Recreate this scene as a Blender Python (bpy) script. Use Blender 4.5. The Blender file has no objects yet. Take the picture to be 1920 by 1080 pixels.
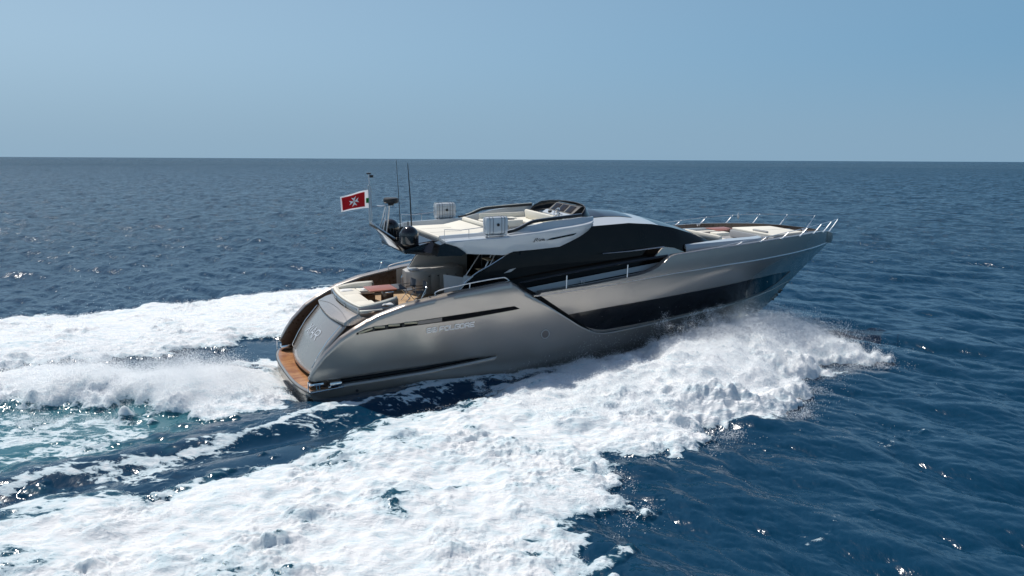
import bpy, math, random
import numpy as np
from mathutils import Vector, Matrix, noise as mnoise
rad = math.radians
rng = np.random.default_rng(7)
random.seed(7)
SC = bpy.context.scene
COL = SC.collection

# ------------------------------------------------------------------ camera
CAM_H = 8.044; PITCH = 0.1595; ROLL = 0.005; FPX = 1500.3
cam_d = bpy.data.cameras.new("camera")
cam_d.sensor_fit = 'HORIZONTAL'; cam_d.sensor_width = 36.0
cam_d.lens = FPX / 1920 * 36.0
cam_d.clip_start = 0.1; cam_d.clip_end = 60000
cam = bpy.data.objects.new("camera", cam_d); COL.objects.link(cam)
fwd = Vector((0, math.cos(PITCH), -math.sin(PITCH)))
rgt = Vector((1, 0, 0)); upv = rgt.cross(fwd)
r2 = rgt * math.cos(ROLL) - (-upv) * math.sin(ROLL) * -1
R = Matrix((rgt, upv, -fwd)).transposed()
R = R @ Matrix.Rotation(ROLL, 3, 'Z')
cam.matrix_world = Matrix.Translation((0, 0, CAM_H)) @ R.to_4x4()
SC.camera = cam

# ------------------------------------------------------------------ sky, sun, exposure
SUN_AZ = rad(43)      # to the left of straight ahead (+Y)
SUN_EL = rad(57)
sdir = Vector((-math.sin(SUN_AZ) * math.cos(SUN_EL), math.cos(SUN_AZ) * math.cos(SUN_EL), math.sin(SUN_EL)))
w = bpy.data.worlds.new("World"); SC.world = w; w.use_nodes = True
nt = w.node_tree; nt.nodes.clear()
out = nt.nodes.new('ShaderNodeOutputWorld'); bg = nt.nodes.new('ShaderNodeBackground')
sky = nt.nodes.new('ShaderNodeTexSky'); sky.sky_type = 'NISHITA'; sky.sun_disc = False
sky.sun_elevation = SUN_EL
sky.sun_rotation = -SUN_AZ      # 0 = +Y
sky.altitude = 0; sky.air_density = 0.85; sky.dust_density = 0.6; sky.ozone_density = 1.2
bg.inputs['Strength'].default_value = 0.085
# sea haze: the sky pales towards the horizon, more so on the sun's side
N_ = nt.nodes.new; L_ = nt.links.new
wtc = N_('ShaderNodeTexCoord'); wn = N_('ShaderNodeVectorMath'); wn.operation = 'NORMALIZE'; L_(wtc.outputs['Generated'], wn.inputs[0])
wsep = N_('ShaderNodeSeparateXYZ'); L_(wn.outputs[0], wsep.inputs[0])
hz = N_('ShaderNodeMapRange'); hz.interpolation_type = 'SMOOTHSTEP'; hz.inputs['From Min'].default_value = -0.05; hz.inputs['From Max'].default_value = 0.75
hz.inputs['To Min'].default_value = 1.0; hz.inputs['To Max'].default_value = 0.0; L_(wsep.outputs['Z'], hz.inputs['Value'])
sx = N_('ShaderNodeMapRange'); sx.inputs['From Min'].default_value = -0.6; sx.inputs['From Max'].default_value = 0.6; L_(wsep.outputs['X'], sx.inputs['Value'])
hc = N_('ShaderNodeMix'); hc.data_type = 'RGBA'; S_W = 0.085 * 1.11
hc.inputs[6].default_value = (0.37 / S_W, 0.545 / S_W, 0.70 / S_W, 1); hc.inputs[7].default_value = (0.16 / S_W, 0.35 / S_W, 0.545 / S_W, 1); L_(sx.outputs[0], hc.inputs[0])
# a little greyer right at the sea line
lw = N_('ShaderNodeMapRange'); lw.interpolation_type = 'SMOOTHSTEP'; lw.inputs['From Min'].default_value = 0.0; lw.inputs['From Max'].default_value = 0.14; lw.inputs['To Min'].default_value = 1.0; lw.inputs['To Max'].default_value = 0.0; L_(wsep.outputs['Z'], lw.inputs['Value'])
lc = N_('ShaderNodeMix'); lc.data_type = 'RGBA'; lc.inputs[7].default_value = (0.265 / S_W, 0.405 / S_W, 0.535 / S_W, 1)
lf = N_('ShaderNodeMath'); lf.operation = 'MULTIPLY'; lf.inputs[1].default_value = 0.75; L_(lw.outputs[0], lf.inputs[0]); L_(lf.outputs[0], lc.inputs[0]); L_(hc.outputs[2], lc.inputs[6])
wm = N_('ShaderNodeMix'); wm.data_type = 'RGBA'; L_(hz.outputs[0], wm.inputs[0]); L_(sky.outputs[0], wm.inputs[6]); L_(lc.outputs[2], wm.inputs[7])
L_(wm.outputs[2], bg.inputs['Color']); L_(bg.outputs[0], out.inputs['Surface'])
sl = bpy.data.lights.new("sun", 'SUN'); sl.energy = 3.7; sl.angle = rad(0.6); sl.color = (1.0, 0.955, 0.89)
so = bpy.data.objects.new("sun", sl); COL.objects.link(so)
so.rotation_euler = sdir.to_track_quat('Z', 'Y').to_euler()
SC.view_settings.view_transform = 'Standard'; SC.view_settings.look = 'None'
SC.view_settings.exposure = 0.12; SC.view_settings.gamma = 1.0
SC.cycles.max_bounces = 12; SC.cycles.diffuse_bounces = 7; SC.cycles.glossy_bounces = 4
SC.cycles.transmission_bounces = 4; SC.cycles.volume_bounces = 2; SC.cycles.transparent_max_bounces = 8
SC.cycles.sample_clamp_indirect = 6.0
SC.cycles.caustics_reflective = False; SC.cycles.caustics_refractive = False

# ------------------------------------------------------------------ yacht frame (metres, x forward, y port, z up)
BX, BY = -8.259, 28.122
PHI, TAU, HEEL = 0.46284, 0.01780, 0.05044
np_ = np
def Rb():
    cp, sp = math.cos(PHI), math.sin(PHI); ct, st = math.cos(TAU), math.sin(TAU); ch, sh = math.cos(HEEL), math.sin(HEEL)
    Rz = Matrix(((cp, -sp, 0), (sp, cp, 0), (0, 0, 1)))
    Ry = Matrix(((ct, 0, -st), (0, 1, 0), (st, 0, ct)))
    Rx = Matrix(((1, 0, 0), (0, ch, -sh), (0, sh, ch)))
    return Rz @ Ry @ Rx
BM = Matrix.Translation((BX, BY, 0)) @ Rb().to_4x4()

# ------------------------------------------------------------------ material helpers
def new_mat(name):
    m = bpy.data.materials.new(name); m.use_nodes = True
    nt = m.node_tree; nt.nodes.clear()
    o = nt.nodes.new('ShaderNodeOutputMaterial'); b = nt.nodes.new('ShaderNodeBsdfPrincipled')
    nt.links.new(b.outputs[0], o.inputs['Surface'])
    return m, nt, b
def pmat(name, col, rough=0.5, metal=0.0, coat=0.0, var=0.08, nscale=3.0, bump=0.0, bscale=40.0, rvar=0.06, spec=0.5):
    """painted / fabric / metal surface with a little procedural unevenness"""
    m, nt, b = new_mat(name)
    N = nt.nodes.new; L = nt.links.new
    tc = N('ShaderNodeTexCoord')
    n = N('ShaderNodeTexNoise'); n.inputs['Scale'].default_value = nscale; n.inputs['Detail'].default_value = 4
    L(tc.outputs['Object'], n.inputs['Vector'])
    mr = N('ShaderNodeMapRange'); mr.inputs['To Min'].default_value = 1 - var; mr.inputs['To Max'].default_value = 1 + var
    L(n.outputs['Fac'], mr.inputs['Value'])
    mx = N('ShaderNodeVectorMath'); mx.operation = 'SCALE'; mx.inputs[0].default_value = col[:3]
    L(mr.outputs[0], mx.inputs['Scale']); L(mx.outputs[0], b.inputs['Base Color'])
    mr2 = N('ShaderNodeMapRange'); mr2.inputs['To Min'].default_value = max(0.02, rough - rvar); mr2.inputs['To Max'].default_value = rough + rvar
    L(n.outputs['Fac'], mr2.inputs['Value']); L(mr2.outputs[0], b.inputs['Roughness'])
    b.inputs['Metallic'].default_value = metal
    b.inputs['Coat Weight'].default_value = coat; b.inputs['Coat Roughness'].default_value = 0.08
    b.inputs['Specular IOR Level'].default_value = spec
    if bump > 0:
        n2 = N('ShaderNodeTexNoise'); n2.inputs['Scale'].default_value = bscale; n2.inputs['Detail'].default_value = 3
        L(tc.outputs['Object'], n2.inputs['Vector'])
        bp = N('ShaderNodeBump'); bp.inputs['Strength'].default_value = bump; bp.inputs['Distance'].default_value = 0.01
        L(n2.outputs['Fac'], bp.inputs['Height']); L(bp.outputs[0], b.inputs['Normal'])
    return m

M = {}
M['taupe'] = pmat('taupe_metallic_paint', (0.46, 0.415, 0.37), 0.25, metal=0.6, coat=0.4, var=0.03, nscale=1.2, rvar=0.03)
M['taupe_dark'] = pmat('dark_taupe_paint', (0.14, 0.13, 0.125), 0.30, metal=0.4, coat=0.5, var=0.05)
M['brown'] = pmat('brown_varnished_wood', (0.085, 0.05, 0.032), 0.28, coat=0.4, var=0.2, nscale=6)
M['white'] = pmat('white_gelcoat', (0.55, 0.59, 0.62), 0.18, coat=0.4, var=0.02)
M['letter'] = pmat('white_lettering', (0.92, 0.92, 0.92), 0.4, var=0.02)
M['grey'] = pmat('pale_grey_gelcoat', (0.42, 0.43, 0.44), 0.35, var=0.04)
M['cabinet'] = pmat('warm_grey_lacquer', (0.46, 0.45, 0.43), 0.35, var=0.04)
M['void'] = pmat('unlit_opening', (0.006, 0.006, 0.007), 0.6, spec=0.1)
M['rail'] = pmat('satin_steel_rail', (0.90, 0.90, 0.90), 0.42, metal=0.75, var=0.03)
M['cream'] = pmat('cream_upholstery', (0.80, 0.765, 0.67), 0.85, var=0.05, bump=0.5, bscale=25, spec=0.2)
M['towel'] = pmat('white_towelling', (0.82, 0.82, 0.80), 0.95, var=0.05, bump=0.6, bscale=90, spec=0.1)
M['black'] = pmat('black_gloss_paint', (0.008, 0.0085, 0.01), 0.12, coat=0.6, var=0.1, rvar=0.04)
M['matt_black'] = pmat('matt_black_plastic', (0.015, 0.015, 0.016), 0.5, var=0.15)
M['glass'] = pmat('black_tinted_glass', (0.004, 0.005, 0.007), 0.06, var=0.2, rvar=0.02, spec=0.5)
M['side_glass'] = pmat('tinted_side_glass', (0.010, 0.008, 0.007), 0.05, var=0.5, nscale=1.5, rvar=0.02, spec=0.22)
M['chrome'] = pmat('polished_steel', (0.75, 0.75, 0.76), 0.12, metal=1.0, var=0.03, rvar=0.04)
M['steel'] = pmat('brushed_steel', (0.6, 0.6, 0.61), 0.3, metal=1.0, var=0.05)
M['antenna'] = pmat('black_fibreglass', (0.02, 0.022, 0.025), 0.45)
M['table'] = pmat('reddish_table_wood', (0.40, 0.14, 0.085), 0.35, coat=0.2, var=0.25, nscale=7)
M['sling'] = pmat('grey_blue_sling_fabric', (0.09, 0.105, 0.13), 0.85, var=0.1, bump=0.4, bscale=120)
M['red'] = pmat('red_flag_cloth', (0.58, 0.02, 0.03), 0.8, var=0.08)
M['flagwhite'] = pmat('white_flag_cloth', (0.78, 0.78, 0.80), 0.8, var=0.04)
M['green'] = pmat('green_flag_cloth', (0.01, 0.28, 0.06), 0.8)
def cloth_glow(m):
    nt = m.node_tree; o = [n for n in nt.nodes if n.type == 'OUTPUT_MATERIAL'][0]; b = [n for n in nt.nodes if n.type == 'BSDF_PRINCIPLED'][0]
    t = nt.nodes.new('ShaderNodeBsdfTranslucent'); nt.links.new(b.inputs['Base Color'].links[0].from_socket, t.inputs['Color'])
    x = nt.nodes.new('ShaderNodeMixShader'); x.inputs[0].default_value = .5; nt.links.new(b.outputs[0], x.inputs[1]); nt.links.new(t.outputs[0], x.inputs[2]); nt.links.new(x.outputs[0], o.inputs['Surface'])
for k_ in ('red', 'flagwhite', 'green'): cloth_glow(M[k_])
M['silver'] = pmat('silver_lettering', (0.50, 0.53, 0.57), 0.35)
M['gold'] = pmat('pale_teak_trim', (0.72, 0.58, 0.38), 0.4, var=0.2)
M['rubber'] = pmat('black_rubber', (0.02, 0.02, 0.02), 0.7)
M['frost'] = pmat('frosted_side_panel', (0.50, 0.54, 0.58), 0.25, var=0.05)

def teak(name, c1, c2, axis=1, pitch=0.055, wet=0.35):
    m, nt, b = new_mat(name); N = nt.nodes.new; L = nt.links.new
    tc = N('ShaderNodeTexCoord'); sep = N('ShaderNodeSeparateXYZ'); L(tc.outputs['Object'], sep.inputs[0])
    dv = N('ShaderNodeMath'); dv.operation = 'DIVIDE'; dv.inputs[1].default_value = pitch; L(sep.outputs[axis], dv.inputs[0])
    fr = N('ShaderNodeMath'); fr.operation = 'FRACT'; L(dv.outputs[0], fr.inputs[0])
    seam = N('ShaderNodeMath'); seam.operation = 'LESS_THAN'; seam.inputs[1].default_value = 0.12; L(fr.outputs[0], seam.inputs[0])
    mp = N('ShaderNodeMapping'); sc = [18, 18, 18]; sc[1 - axis if axis < 2 else 0] = 1.2; mp.inputs['Scale'].default_value = sc
    L(tc.outputs['Object'], mp.inputs[0])
    n = N('ShaderNodeTexNoise'); n.inputs['Scale'].default_value = 1.0; n.inputs['Detail'].default_value = 5; L(mp.outputs[0], n.inputs['Vector'])
    n3 = N('ShaderNodeTexNoise'); n3.inputs['Scale'].default_value = 1.6; n3.inputs['Detail'].default_value = 3; L(tc.outputs['Object'], n3.inputs['Vector'])
    ad = N('ShaderNodeMath'); ad.operation = 'ADD'; L(n.outputs['Fac'], ad.inputs[0]); L(n3.outputs['Fac'], ad.inputs[1])
    mr = N('ShaderNodeMapRange'); mr.inputs['From Min'].default_value = 0.75; mr.inputs['From Max'].default_value = 1.3; L(ad.outputs[0], mr.inputs[0])
    mx = N('ShaderNodeMix'); mx.data_type = 'RGBA'; mx.inputs[6].default_value = (*c1, 1); mx.inputs[7].default_value = (*c2, 1); L(mr.outputs[0], mx.inputs[0])
    m2 = N('ShaderNodeMix'); m2.data_type = 'RGBA'; m2.inputs[7].default_value = (0.02, 0.015, 0.01, 1); L(seam.outputs[0], m2.inputs[0]); L(mx.outputs[2], m2.inputs[6])
    L(m2.outputs[2], b.inputs['Base Color']); b.inputs['Roughness'].default_value = wet
    return m
M['teak_wet'] = teak('wet_teak_planks', (0.26, 0.09, 0.04), (0.62, 0.33, 0.15), axis=1, pitch=0.07, wet=0.22)
M['teak'] = teak('dry_teak_planks', (0.42, 0.26, 0.13), (0.60, 0.42, 0.24), axis=1, pitch=0.06, wet=0.6)

# ------------------------------------------------------------------ object helpers
def mesh_obj(name, verts, faces, mat=None, parent=None, smooth=True, ang=35):
    me = bpy.data.meshes.new(name)
    me.from_pydata([tuple(map(float, v)) for v in verts], [], faces); me.update()
    o = bpy.data.objects.new(name, me); COL.objects.link(o)
    if mat is not None: me.materials.append(M[mat] if isinstance(mat, str) else mat)
    if smooth:
        me.polygons.foreach_set('use_smooth', [True] * len(me.polygons))
        try: me.set_sharp_from_angle(angle=rad(ang))
        except Exception: pass
    if parent is not None: o.parent = parent
    return o
class G:
    """collects shapes for one mesh"""
    def __init__(s): s.v = []; s.f = []
    def add(s, v, f):
        b = len(s.v); s.v += [tuple(p) for p in v]; s.f += [tuple(i + b for i in q) for q in f]; return s
    def grid(s, rows, flip=False, closed=False):
        n = len(rows[0]); v = [p for r in rows for p in r]; f = []
        for i in range(len(rows) - 1):
            for j in range(n if closed else n - 1):
                a = i * n + j; b2 = i * n + (j + 1) % n; c = b2 + n; d = a + n
                f.append((a, d, c, b2) if flip else (a, b2, c, d))
        return s.add(v, f)
    def box(s, c, d, rz=0, ry=0, taper=1.0, bev=0.0):
        hx, hy, hz = d[0] / 2, d[1] / 2, d[2] / 2
        Rm = Matrix.Rotation(rz, 3, 'Z') @ Matrix.Rotation(ry, 3, 'Y')
        if bev <= 0:
            pts = [(x * (taper if z > 0 else 1) * hx, y * (taper if z > 0 else 1) * hy, z * hz) for z in (-1, 1) for x, y in ((-1, -1), (1, -1), (1, 1), (-1, 1))]
            f = [(0, 3, 2, 1), (4, 5, 6, 7), (0, 1, 5, 4), (1, 2, 6, 5), (2, 3, 7, 6), (3, 0, 4, 7)]
        else:
            bev = min(bev, hx * .95, hy * .95, hz * .95)
            # rounded slab: octagonal-ish plan with rounded edges
            def ring(ix, z):
                ax, ay = hx - ix, hy - ix; r = max(bev - ix * 0.5, bev * .3); pts = []
                for sx, sy, a0 in ((1, -1, -90), (1, 1, 0), (-1, 1, 90), (-1, -1, 180)):
                    for k in range(3):
                        a = rad(a0 + 45 * k); pts.append((sx * (ax - r) + r * math.cos(a), sy * (ay - r) + r * math.sin(a), z))
                return pts
            k = bev
            rings = [ring(k, -hz), ring(k * .29, -hz + k * .29), ring(0, -hz + k), ring(0, hz - k), ring(k * .29, hz - k * .29), ring(k, hz)]
            pts = [p for r_ in rings for p in r_]; n = 12; f = []
            for i in range(5):
                for j in range(n): f.append((i * n + j, i * n + (j + 1) % n, (i + 1) * n + (j + 1) % n, (i + 1) * n + j))
            f.append(tuple(range(n - 1, -1, -1))); f.append(tuple(range(5 * n, 6 * n)))
        pts = [tuple(Rm @ Vector(p) + Vector(c)) for p in pts]
        return s.add(pts, f)
    def tube(s, path, r, n=8, cap=True):
        P = [Vector(p) for p in path]; m = len(P); rr = r if hasattr(r, '__len__') else [r] * m
        t0 = (P[1] - P[0]).normalized(); a = Vector((0, 0, 1)) if abs(t0.z) < .9 else Vector((1, 0, 0)); nrm = t0.cross(a).normalized()
        rows = []
        for i in range(m):
            t = (P[min(i + 1, m - 1)] - P[max(i - 1, 0)]).normalized()
            nrm = (nrm - t * nrm.dot(t)).normalized(); bn = t.cross(nrm)
            rows.append([P[i] + (nrm * math.cos(2 * math.pi * k / n) + bn * math.sin(2 * math.pi * k / n)) * rr[i] for k in range(n)])
        b = len(s.v); s.grid(rows, closed=True)
        if cap: s.f.append(tuple(b + k for k in range(n - 1, -1, -1))); s.f.append(tuple(b + (m - 1) * n + k for k in range(n)))
        return s
    def lathe(s, c, prof, n=24, axis='Z'):
        rows = []
        for r, z in prof:
            row = []
            for k in range(n):
                a = 2 * math.pi * k / n; p = Vector((r * math.cos(a), r * math.sin(a), z))
                if axis == 'Y': p = Vector((p.x, p.z, p.y))
                if axis == 'X': p = Vector((p.z, p.x, p.y))
                row.append(Vector(c) + p)
            rows.append(row)
        return s.grid(rows, closed=True)
    def prism(s, poly, d):
        """extrude a planar polygon (list of 3D points) by vector d"""
        n = len(poly); P = [Vector(p) for p in poly]; D = Vector(d)
        return s.add([*P, *[p + D for p in P]], [tuple(range(n - 1, -1, -1)), tuple(range(n, 2 * n))] + [(i, (i + 1) % n, n + (i + 1) % n, n + i) for i in range(n)])
    def mirror(s):
        b = len(s.v); s.v += [(p[0], -p[1], p[2]) for p in s.v[:b]]; s.f += [tuple(b + i for i in reversed(q)) for q in list(s.f)]; return s
    def build(s, name, mat, parent=None, smooth=True, ang=35, solid=0.0, off=1.0):
        o = mesh_obj(name, s.v, s.f, mat, parent, smooth, ang)
        if solid: 
            md = o.modifiers.new('thickness', 'SOLIDIFY'); md.thickness = solid; md.offset = off; md.use_even_offset = False
        return o
def ip(x, xs, ys): return float(np.interp(x, xs, ys))
def smooth_path(pts, n=8):
    """Catmull-Rom through points"""
    P = [Vector(p) for p in pts]; P = [P[0] * 2 - P[1]] + P + [P[-1] * 2 - P[-2]]; o = []
    for i in range(1, len(P) - 2):
        for k in range(n):
            t = k / n; a, b, c, d = P[i - 1:i + 3]
            o.append(0.5 * ((2 * b) + (c - a) * t + (2 * a - 5 * b + 4 * c - d) * t * t + (3 * b - a - 3 * c + d) * t ** 3))
    o.append(P[-2]); return o
def tag(o, label=None, cat=None, group=None, kind=None):
    if label: o['label'] = label
    if cat: o['category'] = cat
    if group: o['group'] = group
    if kind: o['kind'] = kind
    return o
def thing(name, label, cat, loc=(0, 0, 0), rz=0.0, group=None, root=True):
    e = bpy.data.objects.new(name, None); COL.objects.link(e); e.empty_display_size = 0.2
    e.matrix_world = BM @ Matrix.Translation(loc) @ Matrix.Rotation(rz, 4, 'Z')
    return tag(e, label, cat, group)
# ================================================================== SEA AND WAKE
def fft_tile(n, size, spec, seed, choppy=False):
    """periodic random field from a spectrum; returns h (and horizontal choppy offsets)"""
    r = np.random.default_rng(seed)
    k1 = np.fft.fftfreq(n, size / n) * 2 * np.pi
    kx, ky = np.meshgrid(k1, k1, indexing='ij'); k = np.sqrt(kx ** 2 + ky ** 2); k[0, 0] = 1e-6
    A = spec(kx, ky, k); A[0, 0] = 0
    ph = r.normal(size=(n, n)) + 1j * r.normal(size=(n, n))
    F = A * ph
    h = np.real(np.fft.ifft2(F)); s = h.std(); h = h / s
    if not choppy: return h.astype(np.float32)
    dx = np.real(np.fft.ifft2(-1j * kx / k * F)) / s; dy = np.real(np.fft.ifft2(-1j * ky / k * F)) / s
    return h.astype(np.float32), dx.astype(np.float32), dy.astype(np.float32)
def samp(T, size, x, y):
    n = T.shape[0]; u = (x / size * n) % n; v = (y / size * n) % n
    i = np.floor(u).astype(np.int32); j = np.floor(v).astype(np.int32); fu = (u - i).astype(np.float32); fv = (v - j).astype(np.float32)
    i %= n; j %= n; i2 = (i + 1) % n; j2 = (j + 1) % n
    return T[i, j] * (1 - fu) * (1 - fv) + T[i2, j] * fu * (1 - fv) + T[i, j2] * (1 - fu) * fv + T[i2, j2] * fu * fv
WD = rad(36)      # wind direction, waves travel along it
def ocean(kp, spread, hi=400.0, p=3.6):
    def f(kx, ky, k):
        th = np.arctan2(ky, kx) - WD; c = np.abs(np.cos(th))
        return np.sqrt(k ** (-p) * np.exp(-1.1 * (kp / k) ** 4)) * (c ** spread + 0.10) * np.exp(-(k / hi) ** 2)
    return f
T1 = fft_tile(512, 61.0, ocean(2 * np.pi / 6.0, 2.2, p=4.1), 3, True)
T2 = fft_tile(512, 17.3, ocean(2 * np.pi / 1.6, 1.2), 5, True)
def band(lo, hi, p):
    return lambda kx, ky, k: np.where((k > 2 * np.pi / hi) & (k < 2 * np.pi / lo), k ** (-p), 0.0)
NL = fft_tile(1024, 23.0, band(0.05, 1.6, 1.85), 11)      # foam lumps
NM = fft_tile(512, 37.0, band(0.3, 6.0, 1.6), 13)        # medium patches
NB = fft_tile(256, 90.0, band(2.0, 25.0, 1.8), 17)       # broad patches
c_, s_ = math.cos(PHI), math.sin(PHI)
def to_boat(X, Y):
    dx, dy = X - BX, Y - BY
    return c_ * dx + s_ * dy, -s_ * dx + c_ * dy
def poly_sd(x, y, P):
    """signed distance, positive inside"""
    P = np.array(P, dtype=np.float32); n = len(P)
    d = np.full(x.shape, 1e9, np.float32); ins = np.zeros(x.shape, bool)
    for i in range(n):
        a = P[i]; b = P[(i + 1) % n]; e = b - a; L2 = float(e @ e) + 1e-9
        t = np.clip(((x - a[0]) * e[0] + (y - a[1]) * e[1]) / L2, 0, 1)
        d = np.minimum(d, (x - a[0] - t * e[0]) ** 2 + (y - a[1] - t * e[1]) ** 2)
        if abs(float(e[1])) > 1e-9:
            cr = ((a[1] > y) != (b[1] > y)) & (x < (b[0] - a[0]) * (y - a[1]) / (b[1] - a[1]) + a[0]); ins ^= cr
    return np.where(ins, 1, -1) * np.sqrt(d)
def sstep(a, b, x):
    t = np.clip((x - a) / (b - a), 0, 1); return t * t * (3 - 2 * t)
# foam regions in the yacht's heading frame
FOAM_STBD = [(22.1, -7.5), (20.8, -7.0), (19.9, -7.1), (19.4, -8.2), (17.2, -8.0), (15.9, -9.2), (15.2, -10.2), (13.2, -11.4), (11.6, -11.2), (10.7, -11.4), (9.7, -11.0), (9.3, -12.0), (8.0, -12.2), (6.8, -11.9), (5.9, -12.8), (5.5, -14.2), (4.5, -15.1), (3.2, -16.0), (2.5, -17), (0, -19), (-6, -22), (-14, -26), (-40, -36),
             (-40, -18), (-20, -10.5), (-12, -8.2), (-8.1, -7.6), (-5.7, -7.9), (-4.0, -7.9), (-2.5, -7.6), (-0.3, -7.0), (1.2, -6.2), (3, -5.2), (5.1, -4.2), (7.1, -3.6), (9.1, -3.0), (12.2, -2.2), (16, -1.5), (20, -0.6), (22.4, -0.5), (22.8, -3.0), (22.9, -5.5)]
FOAM_PORT = [(20, 3), (20, 7), (15, 12.5), (11, 17), (7, 20.2), (3.8, 20.0), (0.9, 19.2), (-3.1, 17.8), (-7.1, 17.0), (-10.7, 16.8), (-20, 20), (-45, 30), (-45, 12), (-20, 8.5), (-12, 7.2), (-9.3, 6.3), (-6.7, 6.2), (-4.8, 6.0), (-1.8, 6.0), (1.0, 7.2), (4, 6.5), (8, 4.5), (14, 2.6)]
WASH = [(0.3, -2.4), (-1.2, -3.2), (-2.9, -3.5), (-4.3, -2.4), (-5.8, -0.5), (-8.8, 1.2), (-14, 2.2), (-30, 3), (-40, 9), (-20, 7.6), (-11, 6.2), (-7, 5.4), (-4.9, 4.2), (-3.6, 2.2), (-2.2, 2.8), (0.4, 4.0), (1.5, 2.6)]
LINE = [(9.4, -3.0), (6.6, -3.1), (4.6, -3.2), (2.4, -3.5), (0.9, -3.7), (-1.4, -4.7), (-3.0, -5.5), (-4.4, -5.9), (-5.7, -6.1), (-7.0, -6.3), (-9, -6.8), (-14, -8.3), (-30, -13)]
def hull_half(xb):   # half breadth of the hull near the water
    s = np.clip((23.0 - xb) / 14.0, 0, 1); return 2.72 * (1 - (1 - s) ** 1.55)
def wake(xb, yb):
    """height, foam density (0..1), aeration (0..1)"""
    X = xb.astype(np.float32); Y = yb.astype(np.float32)
    w1 = samp(NM, 37.0, X, Y); w2 = samp(NM, 37.0, Y + 9.3, X - 4.1); lump = samp(NL, 23.0, X * 0.5, Y * 1.05); lump2 = samp(NL, 23.0, Y + 3.3, X * .9 + 7.7)
    wb = samp(NB, 90.0, X, Y)
    Xw = X + 0.40 * w1 + 0.16 * lump; Yw = Y + 0.40 * w2 + 0.16 * lump2
    near = (X > -45) & (X < 30) & (np.abs(Y) < 40)
    H = np.zeros_like(X); F = np.zeros_like(X); A = np.zeros_like(X)
    ii = np.where(near)
    x = Xw[ii]; y = Yw[ii]; x0 = X[ii]; y0 = Y[ii]; lp = lump[ii]; m1 = w1[ii]; m2 = w2[ii]; b1 = wb[ii]
    s1 = poly_sd(x, y, FOAM_STBD); s2 = poly_sd(x, y, FOAM_PORT); s3 = poly_sd(x, y, WASH)
    # density: full inside, lacy at the borders; aft of the stern the inner edge breaks up
    soft1 = np.interp(x0, [-10, 2, 8, 14], [1.5, 1.1, 0.5, 0.25]).astype(np.float32)
    inner = sstep(-1, 1.5, y0 + np.interp(x0, [-40, -8, 0, 8, 16], [20, 9.3, 8.3, 5.0, 3]).astype(np.float32))
    soft_in = np.interp(x0, [-10, 4, 9, 12], [3.0, 2.2, 1.4, .4]).astype(np.float32)
    soft = soft1 * (1 - inner) * 1.15 + soft_in * inner
    f1 = sstep(-0.35, 1, s1 / soft) * (1 - .10 * sstep(0, 1.5, lp) * sstep(14, 9, x0))
    f2 = sstep(-0.3, 1, s2 / 0.9)
    f3 = sstep(-0.3, 1, s3 / 0.8)
    ms = samp(NM, 37.0, x0 * .33 + 3, y0 * 1.25)
    f1 = f1 * (1 - .34 * sstep(.5, 2.0, ms) * sstep(12, 6, x0))
    f2 = f2 * (1 - .25 * sstep(.7, 2.0, ms))
    # foam thins with patches
    f1 = f1 * (1 - 0.38 * sstep(0.8, 2.0, m1 + .5 * m2) * sstep(11, 3, x0))
    f1 = f1 * (1 - .55 * sstep(.2, 1.6, m1 + .3 * lp) * sstep(4.5, 1.0, s1) * sstep(9, 3, x0) * inner)
    # thin foam line along the crest of the hollow
    LN = np.array(LINE, np.float32)
    dl = np.full(x.shape, 1e9, np.float32)
    for i in range(len(LN) - 1):
        a, b = LN[i], LN[i + 1]; e = b - a; t = np.clip(((x0 + .3 * (x - x0) - a[0]) * e[0] + (y0 + .3 * (y - y0) - a[1]) * e[1]) / float(e @ e), 0, 1)
        dl = np.minimum(dl, np.hypot(x0 + .3 * (x - x0) - a[0] - t * e[0], y0 + .3 * (y - y0) - a[1] - t * e[1]))
    wl = np.interp(x0, [-30, -8, 0, 6, 9.5], [0.6, 0.38, 0.26, 0.22, 0.3]).astype(np.float32)
    f4 = 0.70 * np.exp(-(dl / wl) ** 2) * sstep(9.6, 8.5, x0)
    s8_ = poly_sd(x, y, [(-2, -3.2), (-5, -4.9), (-10, -6.5), (-40, -16), (-40, 4), (-14, 3), (-9, 1.8), (-5, .2)])
    fg = sstep(.5, 1.8, dl) * sstep(-.2, 1.5, s8_) * np.clip(.34 + .16 * m1 + .12 * m2, 0, .6)
    # wash beside the hull where the spray sheet detaches
    g = y0 + hull_half(x0)
    f5 = np.interp(x0, [-1, 2, 5, 12], [.3, .62, .9, .9]).astype(np.float32) * sstep(-1.5, -0.3, g - .5 * sstep(12, 9, x0)) * (y0 < .3) * sstep(2.0, 5.0, x0) * sstep(26, 20, x0)
    # froth between hollow and trough
    f6 = (0.42 + .1 * ms) * sstep(-1.0, 0.6, poly_sd(x, y, [(9, -3.2), (4, -4.0), (0, -5.2), (-4, -6.6), (-9, -7.4), (-20, -11), (-20, -8), (-9, -6.5), (-4, -5.6), (0, -4.2), (4, -3.1)])) + 0.06 * m1
    f = np.maximum.reduce([f1, f2, f3, f4, f5, fg, np.clip(f6, 0, .5)])
    # smooth dark tongue aft of the port quarter
    s7 = poly_sd(x, y, [(-5.2, 5.2), (0.9, 6.3), (4, 5.4), (4, 4.0), (0.6, 4.3), (-2.0, 3.2), (-3.5, 1.6), (-4.6, 3.6)])
    f = f * (1 - 0.62 * sstep(-0.2, 0.6, s7))
    F[ii] = np.clip(f, 0, 1)
    # aeration: green water in the hollow aft and below foam
    s8 = poly_sd(x, y, [(0.5, -2.6), (-3.0, -4.4), (-7, -5.8), (-14, -8), (-40, -16), (-40, 4), (-14, 3), (-9, 2.5), (-5, 2), (-2, 0)])
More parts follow.
